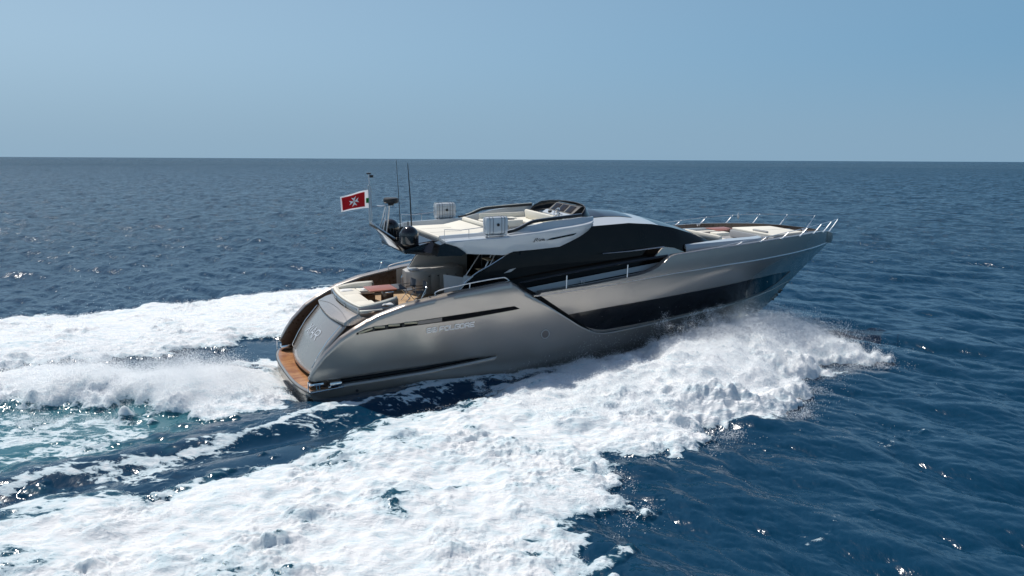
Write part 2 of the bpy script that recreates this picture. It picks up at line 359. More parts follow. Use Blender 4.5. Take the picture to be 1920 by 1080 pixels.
    a = np.maximum(0.62 * sstep(-0.3, 2.0, s8) * sstep(1.5, -4, x0), 0.22 * sstep(0.0, 0.8, s1) * sstep(14, 4, x0))
    a = np.maximum(a, 0.22 * sstep(0.0, 0.8, s2)); A[ii] = a
    # ---- relief
    cap = np.interp(x0, [-40, -8, 0, 5, 8, 10, 12, 14, 16, 18, 19.5, 21, 22.5, 23.5], [0.12, 0.25, 0.35, 0.42, 0.55, 0.80, 1.2, 1.65, 1.85, 1.8, 1.6, 1.35, 0.95, 0.1]).astype(np.float32)
    cap = cap * np.clip(1 + 0.22 * m1 + 0.10 * m2, 0.5, 1.5)
    out_s = np.interp(x0, [0, 8, 12, 16, 20, 23], [0.18, 0.25, 0.34, 0.42, 0.5, 0.6]).astype(np.float32)
    in_s = np.clip((-y0 - hull_half(x0) - 0.05) * np.interp(x0, [4, 10, 14, 22], [0.25, 0.7, 1.4, 1.4]), 0, 9).astype(np.float32)
    h1 = np.clip(np.minimum(np.minimum(s1, 8) * out_s, in_s), 0, None)
    h1 = cap * (1 - np.exp(-h1 / cap * 1.3))
    h1 = np.where(s1 > 0, h1, 0)
    h2 = 0.42 * (1 - np.exp(-np.clip(s2, 0, None) * 0.8)) * sstep(24, 16, x0)
    h3 = np.interp(x0, [-30, -9, -4, -1.5, 0.2, 1], [0.25, 0.5, 0.62, 0.38, -0.05, -0.1]).astype(np.float32) * (1 - np.exp(-np.clip(s3, 0, None) * 0.9))
    hs = 0.15 * sstep(-2.0, 0, g) * (y0 < .3) * sstep(1, 5, x0) * sstep(22, 16, x0)
    hl = 0.12 * np.exp(-(dl / 1.0) ** 2) * sstep(9, 3, x0)
    tr = -0.30 * np.exp(-((y0 + np.interp(x0, [-20, -8, 0, 8], [9.6, 7.2, 5.3, 3.6])) / 0.7) ** 2) * sstep(10, 5, x0) * sstep(-30, -8, x0)
    hol = -0.22 * sstep(0, 2.5, s8) * sstep(-25, -3, x0)
    H[ii] = np.maximum(h1, hs) + h2 + h3 + hl + tr + hol
    # keep the water below the hull and the platform
    inh = sstep(0.1, -0.5, np.abs(y0) - hull_half(x0)) * sstep(-0.3, 0.5, x0) * sstep(24, 22, x0)
    H[ii] = H[ii] * (1 - inh) - 0.35 * inh
    # foam lumps
    amp = np.interp(x0, [-20, 0, 8, 12, 18, 23], [0.042, 0.044, 0.045, 0.048, 0.06, 0.06]).astype(np.float32) * F[ii] * (1 - 0.8 * inh)
    amp = amp * np.clip(.55 + .75 * m2 + .3 * m1, .12, 1.9)
    bill = np.abs(lp) * 1.35 - 0.9              # billowy
    fine = samp(NL, 23.0, x0 * 2.3 + 5, y0 * 2.3)
    fin2 = samp(NL, 23.0, y0 * 4.3 + 2, x0 * 4.3)
    H[ii] += amp * (0.62 * lp + 0.35 * bill + 0.30 * fine + .16 * fin2)
    return H, F, A
def build_sea():
    th = np.concatenate([np.radians(np.linspace(-180, -52, 33))[:-1], np.radians(np.linspace(-52, -37, 40))[:-1], np.radians(np.linspace(-37, 37, 1180)), np.radians(np.linspace(37, 52, 40))[1:], np.radians(np.linspace(52, 180, 33))[1:-1]])
    rr = [0.0, 3.0, 6.0, 8.0, 9.5]; r = 10.5
    while r < 60000:
        rr.append(r)
        if r < 300: r += max(0.045, min(r * r / 13500.0, 0.95))
        elif r < 1100: r += 0.95 + (r - 300) * 0.0018
        else: r += r * 0.05
    rr = np.array(rr + [60000.0]); nR, nT = len(rr), len(th)
    RR, TH = np.meshgrid(rr, th, indexing='ij')
    X = (RR * np.sin(TH)).astype(np.float64).ravel(); Y = (RR * np.cos(TH)).ravel()
    Rf = RR.ravel()
    sp = np.maximum(np.gradient(rr)[:, None].repeat(nT, 1).ravel(), Rf * np.gradient(th)[None, :].repeat(nR, 0).ravel())
    fade1 = 1 / (1 + (sp / 2.2) ** 4); fade2 = 1 / (1 + (sp / 0.28) ** 3)
    xb, yb = to_boat(X, Y)
    H, F, A = wake(xb, yb)
    calm = (1 - 0.75 * F) * (1 - .93 * sstep(10, 5, xb) * sstep(-40, -15, xb) * sstep(10, 7, np.abs(yb)))
    h = 0.086 * samp(T1[0], 61.0, X, Y) * fade1 * calm + 0.008 * samp(T2[0], 17.3, X, Y) * fade2 * calm
    dx = (0.086 * samp(T1[1], 61.0, X, Y) * fade1 + 0.008 * samp(T2[1], 17.3, X, Y) * fade2) * calm
    dy = (0.086 * samp(T1[2], 61.0, X, Y) * fade1 + 0.008 * samp(T2[2], 17.3, X, Y) * fade2) * calm
    Z = H + h * sstep(7, 10, Rf)
    co = np.stack([X + dx, Y + dy, Z], -1).astype(np.float32)
    ids = np.arange(nR * nT).reshape(nR, nT)
    a = ids[:-1, :]; b = ids[1:, :]
    q = np.stack([a, b, np.roll(b, -1, 1), np.roll(a, -1, 1)], -1).reshape(-1, 4)
    me = bpy.data.meshes.new('sea'); me.vertices.add(len(co)); me.vertices.foreach_set('co', co.ravel())
    me.loops.add(q.size); me.loops.foreach_set('vertex_index', q.ravel().astype(np.int32))
    me.polygons.add(len(q)); me.polygons.foreach_set('loop_start', np.arange(0, q.size, 4, dtype=np.int32)); me.polygons.foreach_set('loop_total', np.full(len(q), 4, np.int32))
    me.polygons.foreach_set('use_smooth', np.ones(len(q), bool)); me.update(calc_edges=True); me.validate()
    wk = sstep(12, 5, xb) * sstep(-45, -20, xb) * sstep(12, 8, np.abs(yb))
    for nm, arr in (('foam', F), ('air', A), ('wake_area', wk)):
        at = me.attributes.new(nm, 'FLOAT', 'POINT'); at.data.foreach_set('value', arr.astype(np.float32))
    o = bpy.data.objects.new('sea', me); COL.objects.link(o); me.materials.append(sea_mat())
    tag(o, 'deep blue open sea with short chop and a white foaming wake', 'sea', kind='structure')
    return o
def sea_mat():
    m, nt, b = new_mat('sea_water'); N = nt.nodes.new; L = nt.links.new
    outn = [n for n in nt.nodes if n.type == 'OUTPUT_MATERIAL'][0]
    def math_(op, a, bb=None, c=None, cl=False):
        n = N('ShaderNodeMath'); n.operation = op; n.use_clamp = cl
        for i, v in enumerate((a, bb, c)):
            if v is None: continue
            if hasattr(v, 'links'): L(v, n.inputs[i])
            else: n.inputs[i].default_value = v
        return n.outputs[0]
    tc = N('ShaderNodeTexCoord'); P = tc.outputs['Object']
    geo = N('ShaderNodeNewGeometry'); cd = N('ShaderNodeVectorMath'); cd.operation = 'LENGTH'; L(P, cd.inputs[0]); dist = cd.outputs['Value']
    at = N('ShaderNodeAttribute'); at.attribute_name = 'foam'; foam = at.outputs['Fac']
    at2 = N('ShaderNodeAttribute'); at2.attribute_name = 'air'; air = at2.outputs['Fac']
    # --- lacy foam threshold, stretched along the yacht's heading
    mp = N('ShaderNodeMapping'); mp.inputs['Rotation'].default_value = (0, 0, -PHI); mp.inputs['Scale'].default_value = (0.55, 1.0, 1.0); L(P, mp.inputs[0])
    n1 = N('ShaderNodeTexNoise'); n1.inputs['Scale'].default_value = 2.6; n1.inputs['Detail'].default_value = 10; n1.inputs['Roughness'].default_value = 0.68; n1.inputs['Distortion'].default_value = 0.6; L(mp.outputs[0], n1.inputs['Vector'])
    v1 = N('ShaderNodeTexVoronoi'); v1.feature = 'DISTANCE_TO_EDGE'; v1.inputs['Scale'].default_value = 4.2
    wv = N('ShaderNodeVectorMath'); wv.operation = 'MULTIPLY_ADD'; L(n1.outputs['Color'], wv.inputs[0]); wv.inputs[1].default_value = (0.55, 0.55, 0.2); L(mp.outputs[0], wv.inputs[2]); L(wv.outputs[0], v1.inputs['Vector'])
    lace = math_('MULTIPLY', v1.outputs['Distance'], 2.0)
    n1s = math_('MULTIPLY_ADD', n1.outputs['Fac'], 3.0, -1.0)
    thr = math_('MULTIPLY_ADD', lace, 0.40, math_('MULTIPLY', n1s, 0.85))
    diff = math_('SUBTRACT', math_('MULTIPLY', foam, 1.25), thr)
    mask0 = N('ShaderNodeMapRange'); mask0.interpolation_type = 'SMOOTHSTEP'; mask0.inputs['From Min'].default_value = -0.05; mask0.inputs['From Max'].default_value = 0.16; L(diff, mask0.inputs['Value'])
    has = N('ShaderNodeMapRange'); has.inputs['From Min'].default_value = 0.02; has.inputs['From Max'].default_value = 0.12; L(foam, has.inputs['Value'])
    mask = math_('MULTIPLY', mask0.outputs[0], has.outputs[0])
    # --- water
    deep = N('ShaderNodeMix'); deep.data_type = 'RGBA'; deep.inputs[6].default_value = (0.0018, 0.034, 0.074, 1); deep.inputs[7].default_value = (0.045, 0.19, 0.225, 1); L(air, deep.inputs[0])
    # faint whitecaps / flecks far out
    L(deep.outputs[2], b.inputs['Base Color'])
    lg = math_('LOGARITHM', dist, 10.0); sl_ = N('ShaderNodeMapRange'); sl_.inputs['From Min'].default_value = 1.6; sl_.inputs['From Max'].default_value = 3.0; sl_.inputs['To Min'].default_value = 0.5; sl_.inputs['To Max'].default_value = 0.05; L(lg, sl_.inputs['Value']); L(sl_.outputs[0], b.inputs['Specular IOR Level'])
    b.inputs['IOR'].default_value = 1.333
    rg = N('ShaderNodeMapRange'); rg.inputs['From Min'].default_value = 30; rg.inputs['From Max'].default_value = 600; rg.inputs['To Min'].default_value = 0.14; rg.inputs['To Max'].default_value = 0.20; L(dist, rg.inputs['Value']); L(rg.outputs[0], b.inputs['Roughness'])
    # bump: ripples near, chop far
    def noise(sc, det, st, rot, strength_node=None, rough=.55):
        q = N('ShaderNodeMapping'); q.inputs['Rotation'].default_value = (0, 0, -WD + rot); q.inputs['Scale'].default_value = (sc, sc * st, sc); L(P, q.inputs[0])
        n = N('ShaderNodeTexNoise'); n.inputs['Scale'].default_value = 1; n.inputs['Detail'].default_value = det; n.inputs['Roughness'].default_value = rough; L(q.outputs[0], n.inputs['Vector']); return n.outputs['Fac']
    ripples = noise(2.6, 4, 0.32, 0.15); rip2 = noise(9.0, 3, 0.6, -0.5)
    mid = noise(1.3, 4, 0.35, -0.2, rough=.6); chop = noise(0.42, 6, 0.42, 0.1, rough=.62); swell = noise(0.09, 3, 0.35, -0.1)
    farf = N('ShaderNodeMapRange'); farf.interpolation_type = 'SMOOTHSTEP'; farf.inputs['From Min'].default_value = 28; farf.inputs['From Max'].default_value = 110; L(dist, farf.inputs['Value'])
    hgt = math_('ADD', math_('MULTIPLY', ripples, 0.040), math_('MULTIPLY', rip2, 0.010))
    hgt = math_('ADD', hgt, math_('MULTIPLY', math_('ADD', math_('MULTIPLY', chop, 1.35), math_('MULTIPLY_ADD', mid, 0.30, math_('MULTIPLY', swell, 2.2))), farf.outputs[0]))
    at3 = N('ShaderNodeAttribute'); at3.attribute_name = 'wake_area'; hgt = math_('MULTIPLY', hgt, math_('MULTIPLY_ADD', at3.outputs['Fac'], -0.6, 1.0))
    vf = N('ShaderNodeMapRange'); vf.interpolation_type = 'SMOOTHSTEP'; vf.inputs['From Min'].default_value = 150; vf.inputs['From Max'].default_value = 1500; vf.inputs['To Min'].default_value = 1.0; vf.inputs['To Max'].default_value = 3.2; L(dist, vf.inputs['Value'])
    hgt = math_('MULTIPLY', hgt, vf.outputs[0])
    bp = N('ShaderNodeBump'); bp.inputs['Strength'].default_value = 1.0; bp.inputs['Distance'].default_value = 1.0; L(hgt, bp.inputs['Height']); L(bp.outputs[0], b.inputs['Normal'])
    # --- foam shader
    fb = N('ShaderNodeBsdfPrincipled'); fb.inputs['Roughness'].default_value = 0.9; fb.inputs['Specular IOR Level'].default_value = 0.15
    n5 = N('ShaderNodeTexNoise'); n5.inputs['Scale'].default_value = 5; n5.inputs['Detail'].default_value = 9; n5.inputs['Roughness'].default_value = .7; L(mp.outputs[0], n5.inputs['Vector'])
    fc = N('ShaderNodeMix'); fc.data_type = 'RGBA'; fc.inputs[6].default_value = (0.54, 0.69, 0.75, 1); fc.inputs[7].default_value = (0.88, 0.89, 0.895, 1)
    tk = N('ShaderNodeMapRange'); tk.inputs['From Min'].default_value = 0.0; tk.inputs['From Max'].default_value = 0.85; L(diff, tk.inputs['Value']); L(tk.outputs[0], fc.inputs[0]); L(fc.outputs[2], fb.inputs['Base Color'])
    fb.inputs['Subsurface Weight'].default_value = 0.0
    bp2 = N('ShaderNodeBump'); bp2.inputs['Strength'].default_value = 0.8; bp2.inputs['Distance'].default_value = 0.13; L(n5.outputs['Fac'], bp2.inputs['Height']); L(bp2.outputs[0], fb.inputs['Normal'])
    mix = N('ShaderNodeMixShader'); L(mask, mix.inputs[0]); L(b.outputs[0], mix.inputs[1]); L(fb.outputs[0], mix.inputs[2]); L(mix.outputs[0], outn.inputs['Surface'])
    return m
build_sea()
# ================================================================== YACHT
YACHT = thing('motor_yacht', 'long taupe and white motor yacht with black side windows cutting through the sea at speed', 'motor yacht')
def part(g, name, mat, parent=None, **k):
    return g.build(name, mat, parent or YACHT, **k)
def weld(o, d=.0008):
    import bmesh
    bm = bmesh.new(); bm.from_mesh(o.data); bmesh.ops.remove_doubles(bm, verts=bm.verts, dist=d); bmesh.ops.dissolve_degenerate(bm, edges=bm.edges, dist=1e-5); bm.to_mesh(o.data); bm.free()
def stem_x(z): return ip(z, [-1.0, -.4, .67, 1.2, 1.69, 2.61, 3.1, 3.58, 3.9, 4.4], [20.2, 21.3, 23.1, 23.8, 24.4, 25.62, 26.3, 26.93, 27.03, 27.06])
def hy(x, z):
    """half breadth of the hull surface"""
    k = min(max(z / 4.4, 0), 1); pp = 1.5 + .9 * k; Lb = 15 - 6 * k
    B = ip(z, [-1, 0, 1.2, 2.5, 3.3, 3.6, 4.4], [2.35, 2.62, 2.81, 2.95, 3.02, 3.02, 2.99])
    s = min(max((stem_x(z) - x) / Lb, 0), 1)
    y = B * (1 - (1 - s) ** pp)
    if x < 8: y *= 1 - .05 * ((8 - x) / 8) ** 2
    return y
E_X = [0.33, .62, .89, 1.43, 1.88, 2.34, 2.71, 3.65, 4.43, 5.42, 6.44, 7.4, 7.7, 7.95, 8.26, 8.87, 9.51, 10.12, 10.75, 11.26, 11.6, 11.95, 12.4, 13.7, 16.8, 19.7, 21.6, 22.9, 23.6, 24.1, 24.5]
E_Z = [.92, 1.38, 1.73, 2.23, 2.5, 2.73, 2.90, 3.17, 3.30, 3.45, 3.55, 3.66, 3.66, 3.52, 3.28, 2.88, 2.46, 2.06, 1.65, 1.38, 1.25, 1.19, 1.18, 1.22, 1.32, 1.38, 1.46, 1.58, 1.72, 1.78, 1.79]
def Ez(x): return ip(x, E_X, E_Z)
def chrome_z(x): return ip(x, [8.6, 8.88, 11.86, 15.09, 17.74, 21, 23.3, 25.5, 26.93], [3.03, 3.06, 3.20, 3.43, 3.58, 3.68, 3.70, 3.66, 3.58])
def sheer_z(x): return ip(x, [14.4, 14.9, 16, 17, 18.3, 19.6, 21, 22.4, 23.7, 24.9, 26.1, 26.8, 27.05], [4.05, 4.17, 4.24, 4.31, 4.36, 4.41, 4.45, 4.44, 4.42, 4.35, 4.22, 4.06, 3.96])
def side(xs, zlo, zhi, off, n, y=None):
    """starboard rows of a side skin; off = offset outwards"""
    rows = []
    for x in xs:
        a, b = zlo(x), zhi(x); r = []
        for j in range(n + 1):
            z = a + (b - a) * j / n
            r.append((min(x, stem_x(z)), -max(0.0, (y or hy)(x, z) + (off(x) if callable(off) else off)), z))
        rows.append(r)
    return rows
# ---- lower hull and aft quarters (outer skin)
g = G()
xa = sorted(set(list(np.linspace(0.33, 7.3, 60)) + E_X[:12])); xa = [x for x in xa if x <= 7.3]
xb_ = sorted(set(list(np.linspace(7.3, 24.45, 170)) + [x for x in E_X if 7.3 < x < 24.5] + [24.52]))
zq = lambda x: ip(x, [.33, .5, 2.5, 4.5, 6.1, 7.3], [.86, .75, .78, .84, .90, .86])
zl = lambda x: ip(x, [.2, 1.56, 2.5, 4.5, 6.1, 7.3], [.47, .53, .55, .62, .74, .86])
# roll the top edge inboard so the wing has a rounded shoulder
def qy(x, z):
    t = max(0, 1 - (Ez(x) - z) / 0.17); return hy(x, z) - 0.09 * t ** 2.2
g.grid(side(xa, zq, Ez, 0.0, 22, qy), flip=True)
g.grid(side([x for x in np.linspace(.25, 7.3, 50)], lambda x: -0.5, zl, lambda x: -.02 * min(1, (7.3 - x)), 8), flip=True)
def by(x, z):
    t = max(0, 1 - (Ez(x) - z) / 0.17) * (1 if x < 8.2 else max(0, 1 - (x - 8.2) / 1.5)); return hy(x, z) - 0.09 * t ** 2.2
g.grid(side(xb_, lambda x: -0.5, lambda x: .86, 0.0, 8, by), flip=True)
g.grid(side(xb_, lambda x: .86, Ez, 0.0, 22, by), flip=True)
g.mirror()
# bottom and transom below the platform
rows = [[(x, -hy(x, -.5), -.5), (x, 0, -1.0 if x < 19 else -.5 - .5 * max(0, (21 - x) / 2)), (x, hy(x, -.5), -.5)] for x in np.linspace(.25, 21.2, 40)]
g.grid(rows, flip=True); g.prism([(.25, -2.6, -.5), (.25, 2.6, -.5), (.25, 2.6, .2), (.25, -2.6, .2)], (.05, 0, 0))
hull = part(g, 'hull', 'taupe')
weld(hull)
md = hull.modifiers.new('thickness', 'SOLIDIFY'); md.thickness = 0.09; md.offset = -1
# dark recess between quarter and ledge
g = G(); g.grid(side(np.linspace(1.3, 7.3, 30), lambda x: zl(x) - .05, lambda x: zq(x) + .04, -0.16, 2)); g.mirror(); part(g, 'side_recess', 'black')
g = G()
for k in range(1):
    g.grid([[(x, -hy(x, zl(x)) + .18, zl(x) + .004), (x, -hy(x, zl(x)) - .03, zl(x) + .004), (x, -hy(x, zl(x)) - .03, zl(x) - .05), (x, -hy(x, zl(x)), zl(x) - .07)] for x in np.linspace(1.5, 7.2, 40)])
g.mirror(); part(g, 'ledge_trim', 'grey')
for sy in (-1, 1):
    g = G(); g.lathe((1.95, sy * 2.70, .28), [(0, .0), (.05, 0), (.05, sy * .02), (0, sy * .02)], 14, axis='Y'); part(g, 'exhaust_outlet', 'matt_black')
# ---- forward topsides: between lower edge and chrome line, set in from the aft quarter
fo = lambda x: -ip(x, [7.9, 12, 16, 20, 24], [.13, .13, .10, .05, .012])
def f_lo(x): 
    if x < 24.55: return Ez(x) - 0.06
    return ip(x, [24.55, 25.62, 26.3, 26.93], [1.79, 2.61, 3.1, 3.57])
xf = sorted(set(list(np.linspace(8.62, 26.92, 190)) + [x for x in E_X if 8.62 < x < 24.5]))
g = G(); g.grid(side(xf, f_lo, lambda x: max(chrome_z(x), f_lo(x) + .004), fo, 22), flip=True); g.mirror()
fp = part(g, 'forward_topside', 'taupe'); weld(fp)
# ---- long hull window
gt = lambda x: ip(x, [10.12, 12.16, 13.4, 16.15, 19.5, 21.9, 23.5], [2.13, 2.27, 2.34, 2.49, 2.61, 2.60, 2.46])
gb = lambda x: ip(x, [10.12, 10.62, 11.25, 11.65, 12.03, 13.65, 16.7, 19.7, 21.9, 22.9, 23.5], [2.12, 1.80, 1.49, 1.37, 1.32, 1.36, 1.44, 1.49, 1.64, 1.95, 2.45])
for sy in (1, -1):
    g = G(); g.grid(side(sorted(set(list(np.linspace(10.12, 23.5, 120)) + [10.62, 11.25, 11.65, 12.03])), gb, gt, lambda x: fo(x) + .012, 8))
    if sy < 0: g.v = [(p[0], -p[1], p[2]) for p in g.v]; g.f = [tuple(reversed(q)) for q in g.f]
    part(g, 'hull_window', 'glass')
for sy in (-1, 1):
    g = G(); g.grid(side(np.linspace(8.0, 11.5, 50), lambda x: Ez(x) - .05, lambda x: Ez(x) + ip(x, [8, 8.9, 10.2, 11.0, 11.5], [.12, .20, .17, .10, .04]), lambda x: fo(x) + .016, 2), flip=True); g.v = [(p[0], p[1] * -sy, p[2]) for p in g.v]; part(g, 'recess_shadow_strip', 'void')  # near-black sheet painting in the shadow of the diagonal gap
# trim line round the lower edge of the recess
def edge_tube(xs, zf, off, r, yf=None):
    return [(x, -(hy(x, zf(x)) + (off(x) if callable(off) else off)), zf(x)) for x in xs]
g = G(); g.tube(edge_tube(np.linspace(10.6, 23.6, 90), lambda x: gb(x) - .10 * min(1, (23.7 - x) / 3), lambda x: fo(x) + .02, .02), .018, 6)
g.mirror(); part(g, 'recess_trim', 'taupe_dark')
# ---- chrome rub rail
def rail_half():
    return [(x, -(max(0, hy(x, chrome_z(x)) + fo(x) * .3 + .012)), chrome_z(x)) for x in list(np.linspace(8.75, 26.6, 110)) + [26.75, 26.88, 26.96]]
rp = rail_half(); g = G(); g.tube(rp, [.026] * len(rp), 6); g.mirror(); part(g, 'rub_rail', 'rail')
# ---- bulwark above the chrome line: low capping at the side deck, sweeping up to the foredeck sheer
def btop(x):
    if x < 8.9: return chrome_z(8.9) + .02
    return ip(x, [8.62, 9.5, 10.99, 12.94, 13.5, 13.9, 14.2, 14.46, 14.75, 15.0, 16, 27.1], [3.14, 3.19, 3.27, 3.45, 3.52, 3.62, 3.74, 3.90, 4.12, 4.18, 4.24, 4.24]) if x < 16 else sheer_z(x)
def buly(x, z):
    base = hy(x, chrome_z(x)) if x < 26.4 else max(.012, hy(x, chrome_z(x)), .40 * math.sqrt(max(0, 1 - ((x - 26.4) / .58) ** 2))); t = (z - chrome_z(x)) / max(.05, sheer_z(x) - chrome_z(x)) if x > 14.4 else (z - chrome_z(x)) / .6
    lean = ip(x, [8, 15, 20, 24, 27], [.06, .0, -.04, -.05, -.03])   # tumblehome aft, slight flare forward
    bul = .025 * math.sin(math.pi * min(1, max(0, t)))
    return base - lean * t + bul
xs = sorted(set(list(np.linspace(8.62, 26.6, 170)) + [13.5, 13.9, 14.2, 14.46, 14.75, 15.0, 26.75, 26.85, 26.91, 26.95, 26.975, 26.985]))
g = G(); g.grid([[(x, -max(0, buly(x, chrome_z(x) + (btop(x) - chrome_z(x)) * j / 8)) if x < 26.98 else 0, chrome_z(x) + (btop(x) - chrome_z(x)) * j / 8 - (0.0)) for j in range(9)] for x in xs])
g.mirror()
# rounded capping: inboard flat then inner face
capw = lambda x: ip(x, [8.6, 14, 15.5, 18, 24, 27], [.34, .30, .12, .14, .16, .05])
inner = []
for x in xs:
    yt = max(0, buly(x, btop(x))) if x < 26.98 else 0; w_ = min(capw(x), yt)
    zi = ip(x, [8.6, 14, 15.2, 19, 21, 24.5, 26.2, 27], [2.6, 3.0, 3.5, 3.9, 3.95, 4.0, 4.05, 4.05])
    inner.append([(x, -yt, btop(x)), (x, -max(0, yt - w_ * .3), btop(x) + .025), (x, -max(0, yt - w_), btop(x) + .02)])
g2 = G(); g2.grid(inner); g2.mirror(); g.add(g2.v, g2.f)
part(g, 'bulwark', 'taupe', ang=50)
g = G()
g.grid([[(x, -max(0, max(0, buly(x, btop(x))) - min(capw(x), max(0, buly(x, btop(x))))), btop(x) + .02), (x, -max(0, max(0, buly(x, btop(x))) - min(capw(x), buly(x, btop(x))) - .03), min(btop(x) - .02, ip(x, [8.6, 14, 15.2, 19, 21, 24.5, 26.2, 27], [2.6, 3.0, 3.5, 3.85, 3.9, 3.98, 4.05, 4.0])))] for x in xs if x < 26.8])
g.mirror(); part(g, 'bulwark_lining', 'brown')
g = G(); g.tube([(x, -(buly(x, btop(x)) + .004), btop(x) + .012) for x in np.linspace(15.1, 26.5, 60)], .012, 5); g.mirror(); part(g, 'sheer_trim', 'steel')
# ---- bow fitting
g = G(); g.box((26.72, 0, 4.09), (.34, .26, .05), bev=.02); g.tube([(26.6, 0, 4.1), (26.9, 0, 4.04)], .04, 8); part(g, 'bow_roller', 'chrome')

# ---- decks
def deck(name, mat, xs, yf, zf, par=None):
    g = G(); g.grid([[(x, -yf(x) + 2 * yf(x) * j / 8, zf(x)) for j in range(9)] for x in xs]); return part(g, name, mat, par, smooth=False)
deck('side_deck', 'taupe_dark', np.linspace(7.9, 18.5, 60), lambda x: hy(x, 3.0) - .2, lambda x: ip(x, [7.9, 9, 14, 18.5], [2.5, 2.62, 3.0, 3.75]))
deck('foredeck', 'grey', np.linspace(17.5, 26.7, 50), lambda x: max(.02, buly(x, sheer_z(x)) - capw(x) - .0), lambda x: ip(x, [17.5, 21, 24.5, 26.7], [3.78, 3.88, 3.97, 4.06]))
# cockpit sole and swim platform
g = G(); g.grid([[(x, -2.62 + 5.24 * j / 8, 2.45) for j in range(9)] for x in np.linspace(2.9, 8.6, 20)]); part(g, 'cockpit_sole', 'teak', smooth=False)
def plat_edge(t):    # t -1..1 across; aft edge bulges aft in the middle
    y = 2.8 * t; return .02 + .33 * abs(t) ** 3.2, y
ts = np.linspace(-1, 1, 33)
g = G(); g.grid([[(plat_edge(t)[0] + .06 + (1.25 - plat_edge(t)[0]) * j / 6, plat_edge(t)[1] * .975, .505) for j in range(7)] for t in ts], flip=True)
PLAT = part(g, 'swim_platform', 'teak_wet', smooth=False)
g = G(); rows = []
for t in ts:
    x, y = plat_edge(t); rows.append([(x + .09, y * .97, .501), (x + .02, y * .99, .50), (x - .01, y, .46), (x, y, .34), (x + .10, y * .985, .16), (x + .45, y * .93, .04), (1.4, y * .9, .04)])
g.grid(rows); part(g, 'platform_rim', 'taupe', PLAT)
g = G(); g.tube([(plat_edge(t)[0] - .012, plat_edge(t)[1], .44) for t in ts], .022, 6); part(g, 'rubbing_strake', 'rubber', PLAT)
# shoulders closing the platform side aft of the wings, with bollards and chrome fairleads
for sy in (-1, 1):
    g = G(); g.box((.62, sy * (2.52 if sy > 0 else 2.42), .63), (.50, .36, .20 if sy > 0 else .14), bev=.06); part(g, 'fairlead_housing', 'chrome')
    g = G(); g.box((1.22, sy * 2.68, .63), (.42, .24, .17), bev=.05); g.box((1.0, sy * 2.70, .56), (.1, .2, .06), bev=.02)
    part(g, 'chrome_fairlead', 'chrome')
    g = G(); g.tube([(.30, sy * 2.74, .84), (.29, sy * 2.76, .5), (.36, sy * 2.76, .44), (1.5, sy * 2.74, .5)], .022, 8)
    for x in (.58, .68): g.tube([(x, sy * 2.7, .52), (x, sy * 2.7, .66)], .022, 6)
    g.tube([(.52, sy * 2.7, .66), (.74, sy * 2.7, .66)], .02, 6)
    part(g, 'mooring_bracket', 'chrome')
# ---- inner faces of the aft wings, coamings
for sy in (-1, 1):
    g = G(); rows = []
    for x in sorted(set(list(np.linspace(.40, 8.0, 60)) + [1.43, 1.88, 2.34, 2.71])):
        zt = Ez(x) - .01; yo = hy(x, Ez(x)) - .09; wc = ip(x, [.3, 1.2, 2.3, 3.5, 5, 8], [.14, .16, .22, .32, .34, .30])
        zb = ip(x, [.4, 1.2, 2.0, 3.0, 3.5, 8], [.5, .5, 1.1, 2.0, 2.44, 2.44]); zb = min(zb, zt - .1)
        rows.append([(x, sy * (yo + .01), zt), (x, sy * (yo - wc * .35), zt + .035), (x, sy * (yo - wc), zt - .015), (x, sy * (yo - wc - .02), zt - .06), (x, sy * (yo - wc - .05), (zt + zb) / 2), (x, sy * (yo - wc - .05), zb)])
    cut = [r[:4] for r in rows]; g.grid(cut, flip=sy > 0); part(g, 'wing_capping', 'taupe')
    g = G(); g.grid([r[3:] for r in rows if r[0][0] < 5.2], flip=sy > 0); part(g, 'wing_lining', 'brown')
    g = G(); g.grid([r[3:] for r in rows if r[0][0] > 5.05], flip=sy > 0); part(g, 'cockpit_lining', 'cabinet')
    # deck walkway beside the lounge, stepping down to the platform
    g = G(); yo = 2.35
    for (x0, x1, z0) in ((3.2, 3.6, 2.44), (2.75, 3.2, 2.15), (2.3, 2.75, 1.82), (1.85, 2.3, 1.5), (1.4, 1.85, 1.17), (1.0, 1.4, .84)):
        g.box(((x0 + x1) / 2, sy * 2.15, z0 - .2), (x1 - x0, .85, .4))
    part(g, 'stern_stairs', 'brown', smooth=False)

# ---- transom garage door, lid and stern lounge
def door_pt(u, v):   # u across -1..1, v up 0..1
    y = u * ip(v, [0, 1], [1.74, 1.86]); bul = .16 * (1 - u * u)
    x = ip(v, [0, .1, .5, 1], [.66, .70, 1.13, 1.86]) - bul + .03 * u * u; z = ip(v, [0, .08, .5, 1], [.66, .80, 1.62, 2.42])
    return Vector((x, y, z))
rows = [[door_pt(u, v) for u in np.linspace(-1, 1, 21)] for v in np.linspace(0, 1, 17)]
g = G(); g.grid(rows, flip=True)
DOOR = part(g, 'garage_door', 'taupe', solid=.10, off=-1)
